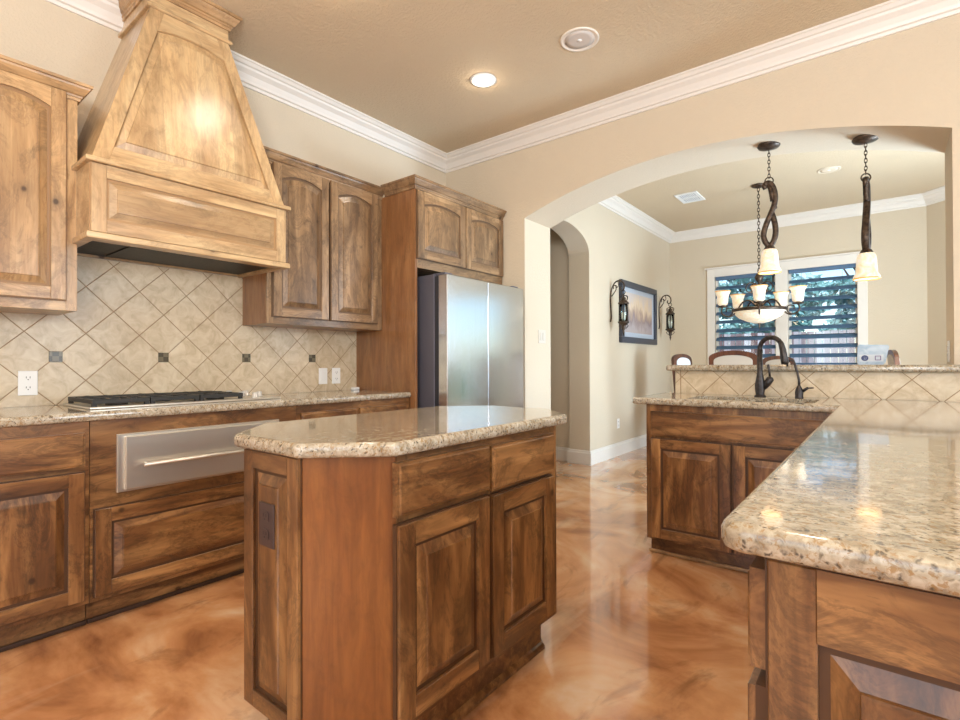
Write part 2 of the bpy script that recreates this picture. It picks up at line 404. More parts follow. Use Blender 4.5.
def slab(pts, z0, z1, r=.03, hole=None, parent=None, name='countertop', mat=None):
    """granite slab, outline counter-clockwise, eased bullnose edge"""
    bm = bm_new(); P = roundpoly(pts, r); th = z1-z0
    prof = [(.010, z0), (.003, z0+.004), (0, z0+.011), (0, z1-.012), (.0025, z1-.006), (.007, z1-.0015), (.014, z1)]
    rings = []
    for d, z in prof:
        q = offpoly(P, d); rings.append([bm.verts.new((x, y, z)) for x, y in q])
    n = len(P)
    for a, b in zip(rings, rings[1:]):
        for k in range(n):
            f = bm.faces.new((a[k], a[(k+1) % n], b[(k+1) % n], b[k])); f.smooth = True
    hs = []
    if hole:
        hp = roundpoly(hole, .04); hs = [[bm.verts.new((x, y, z)) for x, y in hp] for z in (z0, z1)]
        for k in range(len(hp)): bm.faces.new((hs[0][k], hs[0][(k+1) % len(hp)], hs[1][(k+1) % len(hp)], hs[1][k]))
    for ring, hh, rv in ((rings[0], hs[0] if hole else None, True), (rings[-1], hs[1] if hole else None, False)):
        lp = [[v.co.copy() for v in ring]] + ([[v.co.copy() for v in hh]] if hole else [])
        for l in lp:
            for c in l: c.z = 0
        fl = list(ring) + (list(hh) if hole else [])
        for q in tessellate_polygon(lp):
            try: bm.faces.new([fl[i] for i in q])
            except ValueError: pass
    return obj(name, bm, mat or GRAN, parent)

# --------------------------------------- raised-panel fronts (local: x width, z up, outward = -y)
def top_curve(x, xa, xb, z, rise, n=10):
    """points from xb to xa along an arched top"""
    return [(xb+(xa-xb)*i/n, z+rise*(1-((2*i/n)-1)**2)) for i in range(n+1)]
def front(w, h, fam, parent, name='door', th=.023, st=.058, rise=0.0, tr=None, M=None, loc=(0, 0, 0), flat=False, panel_name='raised_panel', x0=0, horizontal=False):
    """overlay door/drawer front built on the plane y=0 outward to -th"""
    bm = bm_new()
    f_ = lambda y: (lambda a, b: (a, y, b))
    if flat:
        box(bm, 0, w, -th+.006, 0, 0, h, 0, 1)
        P = [(.0, 0), (w, 0), (w, h), (0, h)]
        prism(bm, P, f_(-th+.006), f_(-th+.004), 1); prism(bm, offpoly(P, .006), f_(-th+.004), f_(-th), 1, .004)
        o = obj(name, bm, [fam['v'], fam['h']], parent, M); o.location = loc; return o
    box(bm, 0, w, -th+.010, 0, 0, h, 0, 2)                        # back slab = stepped edge; glaze tone also paints the gap shade
    e = .004; A, B = st, w-st; z0, z1 = st, h-(tr or st)-rise
    y1 = -th+.010
    prism(bm, [(e, e), (A, e), (A, h-e), (e, h-e)], f_(y1), f_(-th), 0, .0016)
    prism(bm, [(B, e), (w-e, e), (w-e, h-e), (B, h-e)], f_(y1), f_(-th), 0, .0016)
    prism(bm, [(A, e), (B, e), (B, z0), (A, z0)], f_(y1), f_(-th), 1, .0016)
    tc_ = top_curve(0, A, B, z1, rise, 12 if rise else 1)
    prism(bm, tc_ + [(A, h-e), (B, h-e)], f_(y1), f_(-th), 1, tri_caps=True)
    o = obj(name, bm, [fam['v'], fam['h'], fam['g']], parent, M); o.location = loc
    # raised panel: rings of the same outline stepped inwards; outer ones carry glaze and painted groove shade
    bm = bm_new(); n = 12 if rise else 1; rings = []
    for d, y in ((.0005, y1+.003), (.0005, y1+.002), (.009, y1+.001), (.040, -th+.001), (.0415, -th-.003), (.045, -th-.0035)):
        k = max(0, 1-d/(B-A)*2) if rise else 1
        pts = [(A+d, z0+d), (B-d, z0+d)] + top_curve(0, A+d, B-d, z1-d, rise*k, n)
        rings.append([bm.verts.new((a, y, b)) for a, b in pts])
    N = len(rings[0])
    for q, (a, b) in enumerate(zip(rings, rings[1:])):
        for i in range(N): bm.faces.new((a[i], a[(i+1) % N], b[(i+1) % N], b[i])).material_index = 1 if q < 2 else 0
    bm.faces.new(rings[-1])
    p = obj(panel_name, bm, [fam['q'] if horizontal else fam['p'], fam['g']], o, M); p.location = (0, 0, 0)
    return o
def wbox(name, parent, mat, *a, bev=0.0015, M=None):
    bm = bm_new(); box(bm, *a, bev=bev); return obj(name, bm, mat, parent, M)
RX = PI/2          # faces +x : local x -> +y, outward -> +x

# ================================================================== STRUCTURE
ZC = 3.05; WX = -3.26; WY = 3.62; WB = 4.04
bm = bm_new(); box(bm, -5.2, 3.1, -2.7, 8.1, -.1, 0); struct('floor', bm, M_FLOOR)
bm = bm_new(); box(bm, -5.2, 3.1, -2.7, 8.1, ZC, ZC+.12); struct('ceiling', bm, M_CEIL)
bm = bm_new(); box(bm, WX-.15, WX, -2.7, WY, 0, ZC); struct('wall_left', bm, M_WALL)
# arch wall
arc = []
Rr = 3.853; cz = 2.575-Rr; cx = (-2.37+.288)/2
for i in range(41):
    x = -2.37 + (2.658)*i/40; arc.append((x, cz+math.sqrt(Rr*Rr-(x-cx)**2)))
def split_arch(name, left, right, lo, arcp, ax):
    bm = bm_new()
    P = [(left, 0), (arcp[0][0], 0)] + arcp + [(arcp[-1][0], 0), (right, 0), (right, ZC), (left, ZC)]
    f0, f1 = ax
    prism(bm, P, f0, f1, tri_caps=True)
    return struct(name, bm, M_WALL)
split_arch('wall_front', WX-.15, 3.1, 0, arc, (lambda a, b: (a, WY, b), lambda a, b: (a, WB, b)))
# dining room
harc = [(4.62-.53*math.cos(PI*i/24), 2.31+.25*math.sin(PI*i/24)) for i in range(25)]
split_arch('wall_dining_left', WB, 8.1, 0, harc, (lambda a, b: (-2.78, a, b), lambda a, b: (-2.53, a, b)))
# window wall with two openings
WIN = [(-1.90, -1.13), (-.995, -.245)]; wz0, wz1 = .95, 2.345
bm = bm_new(); P = [(-2.78, 0), (.6, 0), (.6, ZC), (-2.78, ZC)]
holes = [[(a, wz0), (b, wz0), (b, wz1), (a, wz1)] for a, b in WIN]
prism(bm, P, lambda a, b: (a, 7.85, b), lambda a, b: (a, 8.02, b), holes=holes); struct('wall_far', bm, M_WALL)
# bay side wall at 45 degrees, then right wall with patio door
q2 = math.sqrt(.5); bayf = lambda o: (lambda a, b: (.40+a*q2+o*q2, 7.85-a*q2+o*q2, b))
bm = bm_new(); prism(bm, [(0, 0), (1.697, 0), (1.697, ZC), (0, ZC)], bayf(0), bayf(.17), holes=[[(.42, .35), (1.50, .35), (1.50, 2.35), (.42, 2.35)]]); struct('wall_bay', bm, M_WALL)
wb_ = bpy.data.objects.new('window_3', None); C.objects.link(wb_); wb_['kind'] = 'structure'; wb_.location = (.40, 7.85, 0); wb_.rotation_euler = (0, 0, -PI/4)
bm = bm_new()
for q in ((.42, .46, .35, 2.35), (1.46, 1.50, .35, 2.35), (.46, 1.46, 2.31, 2.35), (.46, 1.46, .35, .39), (.46, 1.46, 1.33, 1.37)): box(bm, q[0], q[1], .08, .13, q[2], q[3])
obj('window_frame', bm, M_SASH, wb_)
bm = bm_new(); box(bm, .46, 1.46, .10, .105, .39, 2.31); obj('pane', bm, M_GLASS, wb_)
bm = bm_new(); prism(bm, [(WB, 0), (6.7, 0), (6.7, ZC), (WB, ZC)], lambda a, b: (1.6, a, b), lambda a, b: (1.75, a, b), holes=[[(4.6, .05), (6.4, .05), (6.4, 2.3), (4.6, 2.3)]]); struct('wall_dining_right', bm, M_WALL)
# kitchen right and back walls with windows
bm = bm_new(); prism(bm, [(-2.7, 0), (WY, 0), (WY, ZC), (-2.7, ZC)], lambda a, b: (2.9, a, b), lambda a, b: (3.1, a, b), holes=[[(-.7, .5), (.3, .5), (.3, 2.6), (-.7, 2.6)], [(1.5, .5), (2.5, .5), (2.5, 2.6), (1.5, 2.6)]]); struct('wall_right', bm, M_WALL)
bm = bm_new(); prism(bm, [(WX, 0), (2.9, 0), (2.9, ZC), (WX, ZC)], lambda a, b: (a, -2.5, b), lambda a, b: (a, -2.7, b), holes=[[(-1.9, .5), (1.3, .5), (1.3, 2.6), (-1.9, 2.6)]]); struct('wall_back', bm, M_WALL)
# hall behind the arched opening
bm = bm_new(); box(bm, -5.2, -2.78, 5.19, 5.35, 0, ZC); struct('wall_hall_right', bm, M_WALL)
bm = bm_new(); box(bm, -5.2, -2.78, WB-.17, WB, 0, ZC); struct('wall_hall_left', bm, M_WALL)
bm = bm_new(); box(bm, -5.2, -5.05, WB, 5.19, 0, ZC); struct('wall_hall_end', bm, M_WALL)
# half wall below the bar
bm = bm_new(); box(bm, -1.105, .288, 3.53, WB-.1, 0, 1.062); struct('wall_bar', bm, M_WALL)
# crown mouldings
CR = [(0, -.128), (.012, -.128), (.017, -.112), (.030, -.108), (.036, -.092), (.052, -.066), (.078, -.046), (.084, -.034), (.096, -.030), (.110, -.014), (.118, -.012), (.118, 0), (0, 0)]
def crown(name, path, side=1, k=1.0, zc=ZC, mat=None):
    bm = bm_new(); sweep(bm, path, [(o*k, zc+z*k) for o, z in CR], side); return struct(name, bm, mat or M_TRIM)
crown('trim_1', [(WX, -2.5), (WX, .995)], -1)
crown('trim_2', [(WX, 1.385), (WX, WY), (2.9, WY)], -1)
crown('trim_3', [(-2.53, WB), (-2.53, 7.85), (.40, 7.85), (1.60, 6.65), (1.60, WB)], -1)
BS = [(0, 0), (.018, 0), (.018, .125), (.012, .135), (.010, .150), (.006, .155), (0, .155)]
def baseb(name, path, side=1):
    bm = bm_new(); sweep(bm, path, BS, side); return struct(name, bm, M_TRIM)
baseb('baseboard_dining', [(-2.80, 5.15), (-2.53, 5.15), (-2.53, 7.85), (.40, 7.85)], -1)
baseb('baseboard_hall', [(-5.0, 5.19), (-2.80, 5.19)], -1)
baseb('baseboard_jamb', [(-2.37, 3.63), (-2.37, WB), (-2.53, WB)], -1)

# ---- windows
def window(n, a, b):
    root = bpy.data.objects.new('window_%d' % n, None); C.objects.link(root); root['kind'] = 'structure'
    bm = bm_new()
    for q in ((a, a+.03, wz0, wz1), (b-.03, b, wz0, wz1), (a+.03, b-.03, wz1-.03, wz1), (a+.03, b-.03, wz0, wz0+.03)):
        box(bm, q[0], q[1], 7.93, 7.99, q[2], q[3])
    obj('window_frame', bm, M_SASH, root)
    bm = bm_new(); box(bm, a+.03, b-.03, 7.935, 7.985, 1.44, 1.485); obj('meeting_rail', bm, M_DSASH, root)
    bm = bm_new(); box(bm, a+.03, b-.03, 7.958, 7.962, wz0+.03, wz1-.03); obj('pane', bm, M_GLASS, root)
for i, (a, b) in enumerate(WIN): window(i+1, a, b)
bm = bm_new()   # casing: outer frame and mullion
xa, xb, zt = -1.995, -.150, 2.455
for q in ((xa, WIN[0][0]+.005, .86, zt), (WIN[1][1]-.005, xb, .86, zt), (WIN[0][1]-.005, WIN[1][0]+.005, .95, 2.35), (WIN[0][0]+.005, WIN[1][1]-.005, 2.34, zt), (WIN[0][0]+.005, WIN[1][1]-.005, .86, .955)):
    box(bm, q[0], q[1], 7.83, 7.85, q[2], q[3], .003)
box(bm, xa-.03, xb+.03, 7.80, 7.85, zt, zt+.02, .003)
struct('trim_4', bm, M_TRIM)
def blind(a, b, label):
    root = thing('window_blind', label, 'blind', ((a+b)/2, 7.895, 1.0), 0, 'blinds in the dining window'); w = (b-a)/2-.012
    bm = bm_new(); z = .085
    while z < 1.30:
        if True:
            ca, sa = math.cos(.68), math.sin(.68)
            P = [(-.036, -.004), (.036, -.004), (.036, .004), (-.036, .004)]
            A = [bm.verts.new((-w, p*ca-q*sa, z+p*sa+q*ca)) for p, q in P]; B = [bm.verts.new((w, p*ca-q*sa, z+p*sa+q*ca)) for p, q in P]
            bm.faces.new(A); bm.faces.new(B[::-1])
            for i in range(4): bm.faces.new((A[i], A[(i+1) % 4], B[(i+1) % 4], B[i]))
        z += .122
    obj('slats', bm, M_BLIND, root)
    wbox('head_rail', root, M_BLIND, -w, w, -.03, .03, 1.295, 1.342)
    wbox('bottom_rail', root, M_BLIND, -w, w, -.03, .03, -.045, -.02)
    bm = bm_new()
    for x in (-w*.6, w*.6): tube(bm, [(x, -.034, -.03), (x, -.034, 1.3)], .0015, 6)
    obj('ladder_cord', bm, M_BLIND, root)
blind(*WIN[0], 'dark blue-grey slatted blind in the left pane behind the chandelier')
blind(*WIN[1], 'dark blue-grey slatted blind in the right pane beside the right pendant')

# ================================================================== LEFT WALL RUN
# tile backsplash
root = thing('tile_backsplash', 'beige diagonal stone tile backsplash behind the gas cooktop', 'backsplash', (0, 0, 0))
bm = bm_new(); box(bm, WX+.001, WX+.01, -.2, 2.558, .9145, 1.671); obj('tile_field', bm, M_TILE, root)
t = NT('mosaic_dark'); v = t.new('ShaderNodeTexChecker'); v.inputs['Scale'].default_value = 38; t.link(t.mapping(rnd=False), v.inputs['Vector'])
v.inputs['Color1'].default_value = lin((112, 100, 76)); v.inputs['Color2'].default_value = lin((80, 70, 52)); t.link(v.outputs[0], t.b.inputs['Base Color']); t.b.inputs['Roughness'].default_value = .25; M_MOS = t.m
for k in range(4):
    y = .698+.4873*k; o = wbox('accent_tile', root, M_MOS, WX+.01, WX+.014, y-.027, y+.027, 1.128, 1.182)
    if k == 0: o['label'] = 'dark mosaic accent tile'

def cab_empty(name, label, cat, x, y, rz=RX): return thing(name, label, cat, (x, y, 0), rz)
def base_cab(name, label, x, y0, w, depth, fam, toe=True):
    """base cabinet whose face plane passes through local y=0"""
    r = cab_empty(name, label, 'cabinet', x, y0)
    wbox('carcass', r, fam['h'], .0005, w-.0005, 0, depth, .10, .875)
    wbox('toe_kick', r, fam['h'], .0005, w-.0005, .045, depth, 0.001, .10)
    bm = bm_new(); box(bm, .001, w-.001, .030, .045, .001, .02, .004); obj('shoe_moulding', bm, DARKW, r)
    return r
FX = -2.66; DP = .59
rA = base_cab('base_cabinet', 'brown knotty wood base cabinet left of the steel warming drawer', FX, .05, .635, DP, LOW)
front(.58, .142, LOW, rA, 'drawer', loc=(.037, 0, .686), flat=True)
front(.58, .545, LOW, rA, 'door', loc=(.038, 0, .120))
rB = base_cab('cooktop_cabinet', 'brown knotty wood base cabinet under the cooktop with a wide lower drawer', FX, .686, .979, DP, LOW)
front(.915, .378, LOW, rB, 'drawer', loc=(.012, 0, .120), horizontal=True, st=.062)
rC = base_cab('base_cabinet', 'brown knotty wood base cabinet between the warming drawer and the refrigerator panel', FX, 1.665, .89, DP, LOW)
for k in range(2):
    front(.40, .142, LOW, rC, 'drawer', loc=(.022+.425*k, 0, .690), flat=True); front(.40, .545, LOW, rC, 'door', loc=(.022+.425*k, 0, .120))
# warming drawer
w_ = thing('warming_drawer', 'stainless steel warming drawer with bar handle under the cooktop', 'warming drawer', (FX, .782, .552), RX)
wbox('trim_frame', w_, M_STEEL, 0, .768, -.014, 0, 0, .256, bev=.002)
wbox('drawer_front', w_, M_STEEL, .026, .758, -.032, -.014, .010, .246, bev=.004)
bm = bm_new(); tube(bm, [(.085, -.075, .118), (.70, -.075, .118)], .0085, 14)
for x in (.105, .68): tube(bm, [(x, -.075, .118), (x, -.031, .118)], .006, 10)
obj('handle', bm, M_STEEL, w_)
# counter
slab([(WX+.002, -.25), (FX+.028, -.25), (FX+.028, 2.555), (WX+.002, 2.555)], .876, .914, .012, name='countertop')
tag(bpy.data.objects['countertop'], 'speckled beige granite countertop along the backsplash under the cooktop', 'countertop')
# cooktop
ck = thing('gas_cooktop', 'stainless gas cooktop with black cast iron grates on the left counter', 'cooktop', (-2.985, 1.17, .9145), 0)
wbox('tray', ck, M_STEEL, -.205, .215, -.455, .465, 0, .010, bev=.003)
def grate(y0, y1):
    bm = bm_new(); b_ = .007
    for x in (-.185, .185): box(bm, x-b_, x+b_, y0, y1, .022, .042, .002)
    for y in (y0+.007, y1-.007): box(bm, -.185, .185, y-b_, y+b_, .022, .042, .002)
    for y in (y0+(y1-y0)*.33, y0+(y1-y0)*.67): box(bm, -.185, .185, y-b_, y+b_, .026, .044, .002)
    for x in (-.062, .062): box(bm, x-b_, x+b_, y0, y1, .026, .044, .002)
    for x in (-.18, .18):
        for y in (y0+.01, y1-.01): box(bm, x-.009, x+.009, y-.009, y+.009, .009, .026)
    obj('grate', bm, M_CAST, ck)
for a, b in ((-.44, -.21), (-.205, .02), (.025, .25)): grate(a, b)
for y, x in ((-.32, -.09), (-.32, .10), (-.09, 0), (.14, -.09), (.14, .10)):
    bm = bm_new(); lathe(bm, [(.045, .010), (.045, .017), (.03, .019), (.03, .026), (.001, .027)], (x, y, 0), 20); obj('burner', bm, M_CAST, ck)
for k in range(5):
    bm = bm_new(); lathe(bm, [(.021, .010), (.021, .014), (.017, .016), (.016, .036), (.012, .040), (.001, .041)], (-.15+.078*k, .335+(.065 if k % 2 else 0), 0), 18); obj('knob', bm, M_KNOB, ck)

# ---- upper cabinets
CT = [(0, 0), (.010, 0), (.012, .012), (.016, .014), (.018, .022), (.026, .026), (.045, .052), (.048, .060), (.056, .062), (.058, .075), (0, .075)]
def upper(name, label, y0, w, z0, z1, depth, x, fam, side_mat=None):
    r = thing(name, label, 'cabinet', (x, y0, 0), RX)
    wbox('carcass', r, side_mat or fam['v'], .0005, w-.0005, .018, depth, z0, z1)
    bm = bm_new()
    s = .042
    for q in ((0, s, z0, z1), (w-s, w, z0, z1)): box(bm, q[0], q[1], 0, .018, q[2], q[3], .001, 0)
    for q in ((s, w-s, z0, z0+.045), (s, w-s, z1-.05, z1)): box(bm, q[0], q[1], 0, .018, q[2], q[3], .001, 1)
    obj('face_frame', bm, [fam['v'], fam['h']], r)
    return r
def cabcrown(r, path, z, fam, side=-1, name='crown_moulding'):
    bm = bm_new(); sweep(bm, path, [(o*.85, z+h) for o, h in CT], side); return obj(name, bm, fam['h'], r)
dL = .33
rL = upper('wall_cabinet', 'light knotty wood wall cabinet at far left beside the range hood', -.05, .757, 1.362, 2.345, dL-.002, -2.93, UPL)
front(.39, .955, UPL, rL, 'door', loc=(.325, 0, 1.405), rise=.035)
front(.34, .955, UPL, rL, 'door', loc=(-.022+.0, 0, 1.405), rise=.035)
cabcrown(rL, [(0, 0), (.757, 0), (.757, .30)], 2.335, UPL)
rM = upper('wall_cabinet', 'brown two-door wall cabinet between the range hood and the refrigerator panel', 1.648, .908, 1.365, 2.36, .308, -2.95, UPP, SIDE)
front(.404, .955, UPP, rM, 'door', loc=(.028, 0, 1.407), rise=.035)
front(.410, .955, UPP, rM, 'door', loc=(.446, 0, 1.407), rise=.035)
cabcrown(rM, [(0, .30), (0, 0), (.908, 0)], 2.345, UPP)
# ---- tall refrigerator enclosure
rF = thing('refrigerator_cabinet', 'brown wooden enclosure with two short doors above the refrigerator', 'cabinet', (-2.60, 2.56, 0), RX)
wbox('side_panel', rF, SIDE, 0, .022, .0, .655, .001, 2.36)
wbox('carcass', rF, UPP['v'], .022, 1.055, .02, .655, 1.80, 2.36)
bm = bm_new()
for q in ((0.022, .03, 1.80, 2.36), (1.045, 1.055, 1.80, 2.36)): box(bm, q[0], q[1], 0, .02, q[2], q[3], 0, 0)
for q in ((.03, 1.045, 1.80, 1.868), (.03, 1.045, 2.32, 2.36)): box(bm, q[0], q[1], 0, .02, q[2], q[3], 0, 1)
obj('face_frame', bm, [UPP['v'], UPP['h']], rF)
front(.528, .49, UPP, rF, 'door', loc=(.008, 0, 1.862), rise=.03, st=.065)
front(.505, .49, UPP, rF, 'door', loc=(.540, 0, 1.862), rise=.03, st=.065)
cabcrown(rF, [(0, .31), (0, 0), (1.055, 0)], 2.358, UPP)
# ---- refrigerator
fr = thing('refrigerator', 'stainless steel french door refrigerator in the wooden enclosure', 'refrigerator', (-2.36, 2.632, 0), RX)
wbox('body', fr, M_GREY, .0, .945, .125, .86, .02, 1.745, bev=.004)
wbox('door', fr, M_FRIDGE, 0, .462, 0, .085, .66, 1.735, bev=.006)
wbox('door', fr, M_FRIDGE, .470, .950, 0, .085, .66, 1.735, bev=.006)
wbox('freezer_drawer', fr, M_FRIDGE, 0, .950, 0, .085, .06, .645, bev=.006)
wbox('gasket', fr, M_DARKGREY, .006, .944, .085, .125, .06, 1.73, bev=0)
bm = bm_new(); box(bm, .02, .10, .04, .16, 1.735, 1.755, .004); obj('hinge_cover', bm, M_GREY, fr)
bm = bm_new(); box(bm, .85, .93, .04, .16, 1.735, 1.755, .004); obj('hinge_cover', bm, M_GREY, fr)

# ---- range hood
hd = thing('range_hood', 'tall tapered light wood range hood over the cooktop', 'range hood', (WX+.001, 1.173, 0), RX)
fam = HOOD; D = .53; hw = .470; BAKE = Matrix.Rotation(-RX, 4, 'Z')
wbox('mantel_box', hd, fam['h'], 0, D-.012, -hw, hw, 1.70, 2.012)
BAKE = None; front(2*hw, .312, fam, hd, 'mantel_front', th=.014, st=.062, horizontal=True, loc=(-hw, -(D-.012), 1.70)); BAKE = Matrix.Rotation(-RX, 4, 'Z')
def trim(z0, z1, d, w, off, prof=None):
    bm = bm_new(); sweep(bm, [(0, -w), (d, -w), (d, w), (0, w)], prof or [(-.02, z0), (off, z0), (off+.003, z0+.003), (off+.003, z1-.004), (off, z1), (-.02, z1)], -1); return obj('trim', bm, fam['h'], hd)
trim(1.672, 1.700, D, hw, .012); trim(2.010, 2.032, D, hw, .016)
bm = bm_new()
for q in ((0.0, .02, -hw, hw), (.45, D, -hw, hw), (.02, .45, -hw, -hw+.03), (.02, .45, hw-.03, hw)): box(bm, q[0], q[1], q[2], q[3], 1.676, 1.70)
obj('bottom_frame', bm, fam['h'], hd)
bm = bm_new(); box(bm, .02, .45, -hw+.03, hw-.03, 1.688, 1.699); box(bm, .06, .41, -.28, .28, 1.682, 1.689, .002); obj('vent_insert', bm, M_BLACK, hd)
# tapered body
zb, zt2 = 2.032, 2.895; db, dt = .505, .390; wb, wt = .462, .193
bm = bm_new()
A = [bm.verts.new(p) for p in ((0, -wb, zb), (db, -wb, zb), (db, wb, zb), (0, wb, zb))]; B = [bm.verts.new(p) for p in ((0, -wt, zt2), (dt, -wt, zt2), (dt, wt, zt2), (0, wt, zt2))]
bm.faces.new(A); bm.faces.new(B[::-1])
for i in range(4): bm.faces.new((A[i], A[(i+1) % 4], B[(i+1) % 4], B[i]))
obj('tapered_body', bm, fam['v'], hd)
Ls = math.hypot(zt2-zb, db-dt)
def tp(u, v, o):      # u across, v up the slope (0..Ls), o outward
    k = v/Ls; nx, nz = (zt2-zb)/Ls, (db-dt)/Ls
    return (db+(dt-db)*k+nx*o, u, zb+(zt2-zb)*k+nz*o)
hwv = lambda v: wb+(wt-wb)*v/Ls
bm = bm_new(); th = .018
st = .062; v0, v1, rise = .075, Ls-.115, .028
inn = lambda v, d=0: hwv(v)-st*1.03-d
def toparc(d, k=1): 
    a = inn(v1-d, d); return [(a-(2*a)*i/12, v1-d+rise*k*(1-((2*i/12)-1)**2)) for i in range(13)]
f0 = lambda a, b: tp(a, b, 0); f1 = lambda a, b: tp(a, b, th)
for s in (-1, 1): prism(bm, [(s*hwv(0), 0), (s*inn(0), 0), (s*inn(Ls), Ls), (s*hwv(Ls), Ls)], f0, f1, 0, .0015)
prism(bm, [(-inn(0), 0), (inn(0), 0), (inn(v0), v0), (-inn(v0), v0)], f0, f1, 1, .0015)
prism(bm, toparc(0)+[(-inn(Ls), Ls), (inn(Ls), Ls)], f0, f1, 1, tri_caps=True)
o = obj('taper_front', bm, [fam['v'], fam['h']], hd)
bm = bm_new(); rings = []
for d, o_ in ((0, .002), (.006, .005), (.036, th-.002), (.038, th+.002), (.042, th+.0025)):
    pts = [(-inn(v0+d, d), v0+d), (inn(v0+d, d), v0+d)] + toparc(d, max(.2, 1-d*8))
    rings.append([bm.verts.new(tp(a, b, o_)) for a, b in pts])
N = len(rings[0])
for a, b in zip(rings, rings[1:]):
    for i in range(N): bm.faces.new((a[i], a[(i+1) % N], b[(i+1) % N], b[i]))
bm.faces.new(rings[-1]); obj('raised_panel', bm, fam['p'], o)
trim(2.893, 2.912, dt+.012, wt, .014)
wbox('neck', hd, fam['h'], 0, dt+.014, -wt-.002, wt+.002, 2.905, 3.048)
bm = bm_new(); sweep(bm, [(0, -wt), (dt+.014, -wt), (dt+.014, wt), (0, wt)], [(o*.95, 2.968+h*1.06) for o, h in CT], -1); obj('crown_moulding', bm, UPL['h'], hd)
BAKE = None

# ================================================================== ISLAND
isl = thing('kitchen_island', 'brown knotty wood island cabinet with clipped corners in the middle of the floor', 'island', (0, 0, 0))
ix0, ix1, iy0, iy1, ch = -1.64, -1.007, .752, 1.750, .165
IP = [(-1.46, iy0), (ix1-ch, iy0), (ix1, iy0+ch), (ix1, iy1), (ix1-ch, iy1+ch), (ix0+ch, iy1+ch), (ix0, iy1), (ix0, iy0+ch)]
bm = bm_new(); prism(bm, IP, lambda a, b: (a, b, .145), lambda a, b: (a, b, .875)); obj('carcass', bm, PLAIN, isl)
bm = bm_new(); q = offpoly(IP, .055); prism(bm, q, lambda a, b: (a, b, .001), lambda a, b: (a, b, .145)); obj('toe_kick', bm, LOW['h'], isl)
bm = bm_new(); sweep(bm, q, [(0, .001), (.014, .001), (.014, .012), (.008, .022), (0, .026)], -1, closed=True); obj('shoe_moulding', bm, LOW['h'], isl)
# face frame on the door side
MR = Matrix.Translation((ix1, iy0+ch, 0)) @ Matrix.Rotation(RX, 4, 'Z'); L_ = iy1-iy0-ch
bm = bm_new()
box(bm, .002, .045, -.003, .0, .145, .875, 0, 0); box(bm, L_-.06, L_-.001, -.003, 0, .145, .875, 0, 0); box(bm, .386-.004, .386+.02, -.003, 0, .145, .875, 0, 0)
box(bm, .045, L_-.06, -.0025, 0, .145, .18, 0, 1); box(bm, .045, L_-.06, -.0025, 0, .69, .73, 0, 1); box(bm, .045, L_-.06, -.0025, 0, .84, .875, 0, 1)
o = obj('face_frame', bm, [LOW['v'], LOW['h']], isl); o.location = (ix1, iy0+ch, 0); o.rotation_euler = (0, 0, RX)
def isl_front(y0, y1, z0, z1, nm, flat=False):
    e = front(y1-y0, z1-z0, LOW, isl, nm, flat=flat, st=.062); 
    e.rotation_euler = (0, 0, RX); e.location = (ix1+.003, y0, z0)
isl_front(.905, 1.298, .716, .858, 'drawer', True); isl_front(1.311, 1.702, .706, .850, 'drawer', True)
isl_front(.905, 1.298, .172, .698, 'door'); isl_front(1.309, 1.700, .172, .693, 'door')
for nm in ():
    pass
# end panel with outlet (faces the camera side)
e = front(.280, .728, LOW, isl, 'end_panel', th=.012, st=.052); e.location = (-1.456, iy0, .147)
# moulding under the granite and corner posts
slab([(ix0-.03+.19, .722), (ix1+.03-.185, .722), (ix1+.030, .895), (ix1+.030, 1.795), (ix1-.155, 1.975), (ix0+.16, 1.975), (ix0-.03, 1.795), (ix0-.03, .915)], .876, .914, .035, name='island_countertop')
tag(bpy.data.objects['island_countertop'], 'eight-sided speckled beige granite top on the kitchen island', 'countertop')

def plate(name, label, cat, x, y, z, rz, kind, mat=None, group=None, w=.073, h=.118):
    """wall plate: local x width, outward -y"""
    m = mat or M_WHITE; r = thing(name, label, cat, (x, y, z), rz, group)
    wbox('cover_plate', r, m, -w/2, w/2, -.006, 0, -h/2, h/2, bev=.002)
    if kind == 'outlet':
        for s in (-1, 1):
            bm = bm_new(); P = roundpoly([(-.017, s*.024-.014), (.017, s*.024-.014), (.017, s*.024+.014), (-.017, s*.024+.014)], .012)
            prism(bm, P, lambda a, b: (a, -.006, b), lambda a, b: (a, -.009, b)); f = obj('receptacle', bm, m, r)
            bm = bm_new()
            for dx in (-.007, .007): box(bm, dx-.0012, dx+.0012, -.0095, -.009, s*.024-.001, s*.024+.008)
            lathe(bm, [(.0025, -.0095), (.0025, -.009)], (0, 0, s*.024-.007), 8, axis='Y'); obj('slots', bm, M_SLOT, f)
    elif kind == 'rocker':
        n = max(1, round(w/.06)); 
        for i in range(n):
            cx_ = (i-(n-1)/2)*.046; wbox('rocker', r, m, cx_-.016, cx_+.016, -.011, -.006, -.034, .034, bev=.002)
    else:
        wbox('toggle', r, m, -.005, .005, -.016, -.006, -.004, .012, bev=.001)
    return r
plate('outlet', 'dark bronze outlet on the end panel of the kitchen island', 'outlet', -1.315, iy0-.0155, .680, 0, 'outlet', M_BRONZEPL)
plate('outlet', 'white outlet on the backsplash left of the cooktop', 'outlet', WX+.0105, .592, 1.027, RX, 'outlet')
plate('light_switch', 'white light switch on the backsplash, left of the pair near the refrigerator panel', 'light switch', WX+.0105, 2.25, 1.026, RX, 'rocker', w=.072)
plate('outlet', 'white outlet on the backsplash, right of the pair near the refrigerator panel', 'outlet', WX+.0105, 2.365, 1.026, RX, 'outlet')
plate('light_switch', 'white double light switch on the left jamb of the wide arch', 'light switch', -2.369, 3.885, 1.35, RX, 'rocker', M_ALMOND, w=.118)
plate('outlet', 'white outlet low on the dining wall above the baseboard', 'outlet', -2.529, 5.90, .385, RX, 'outlet')
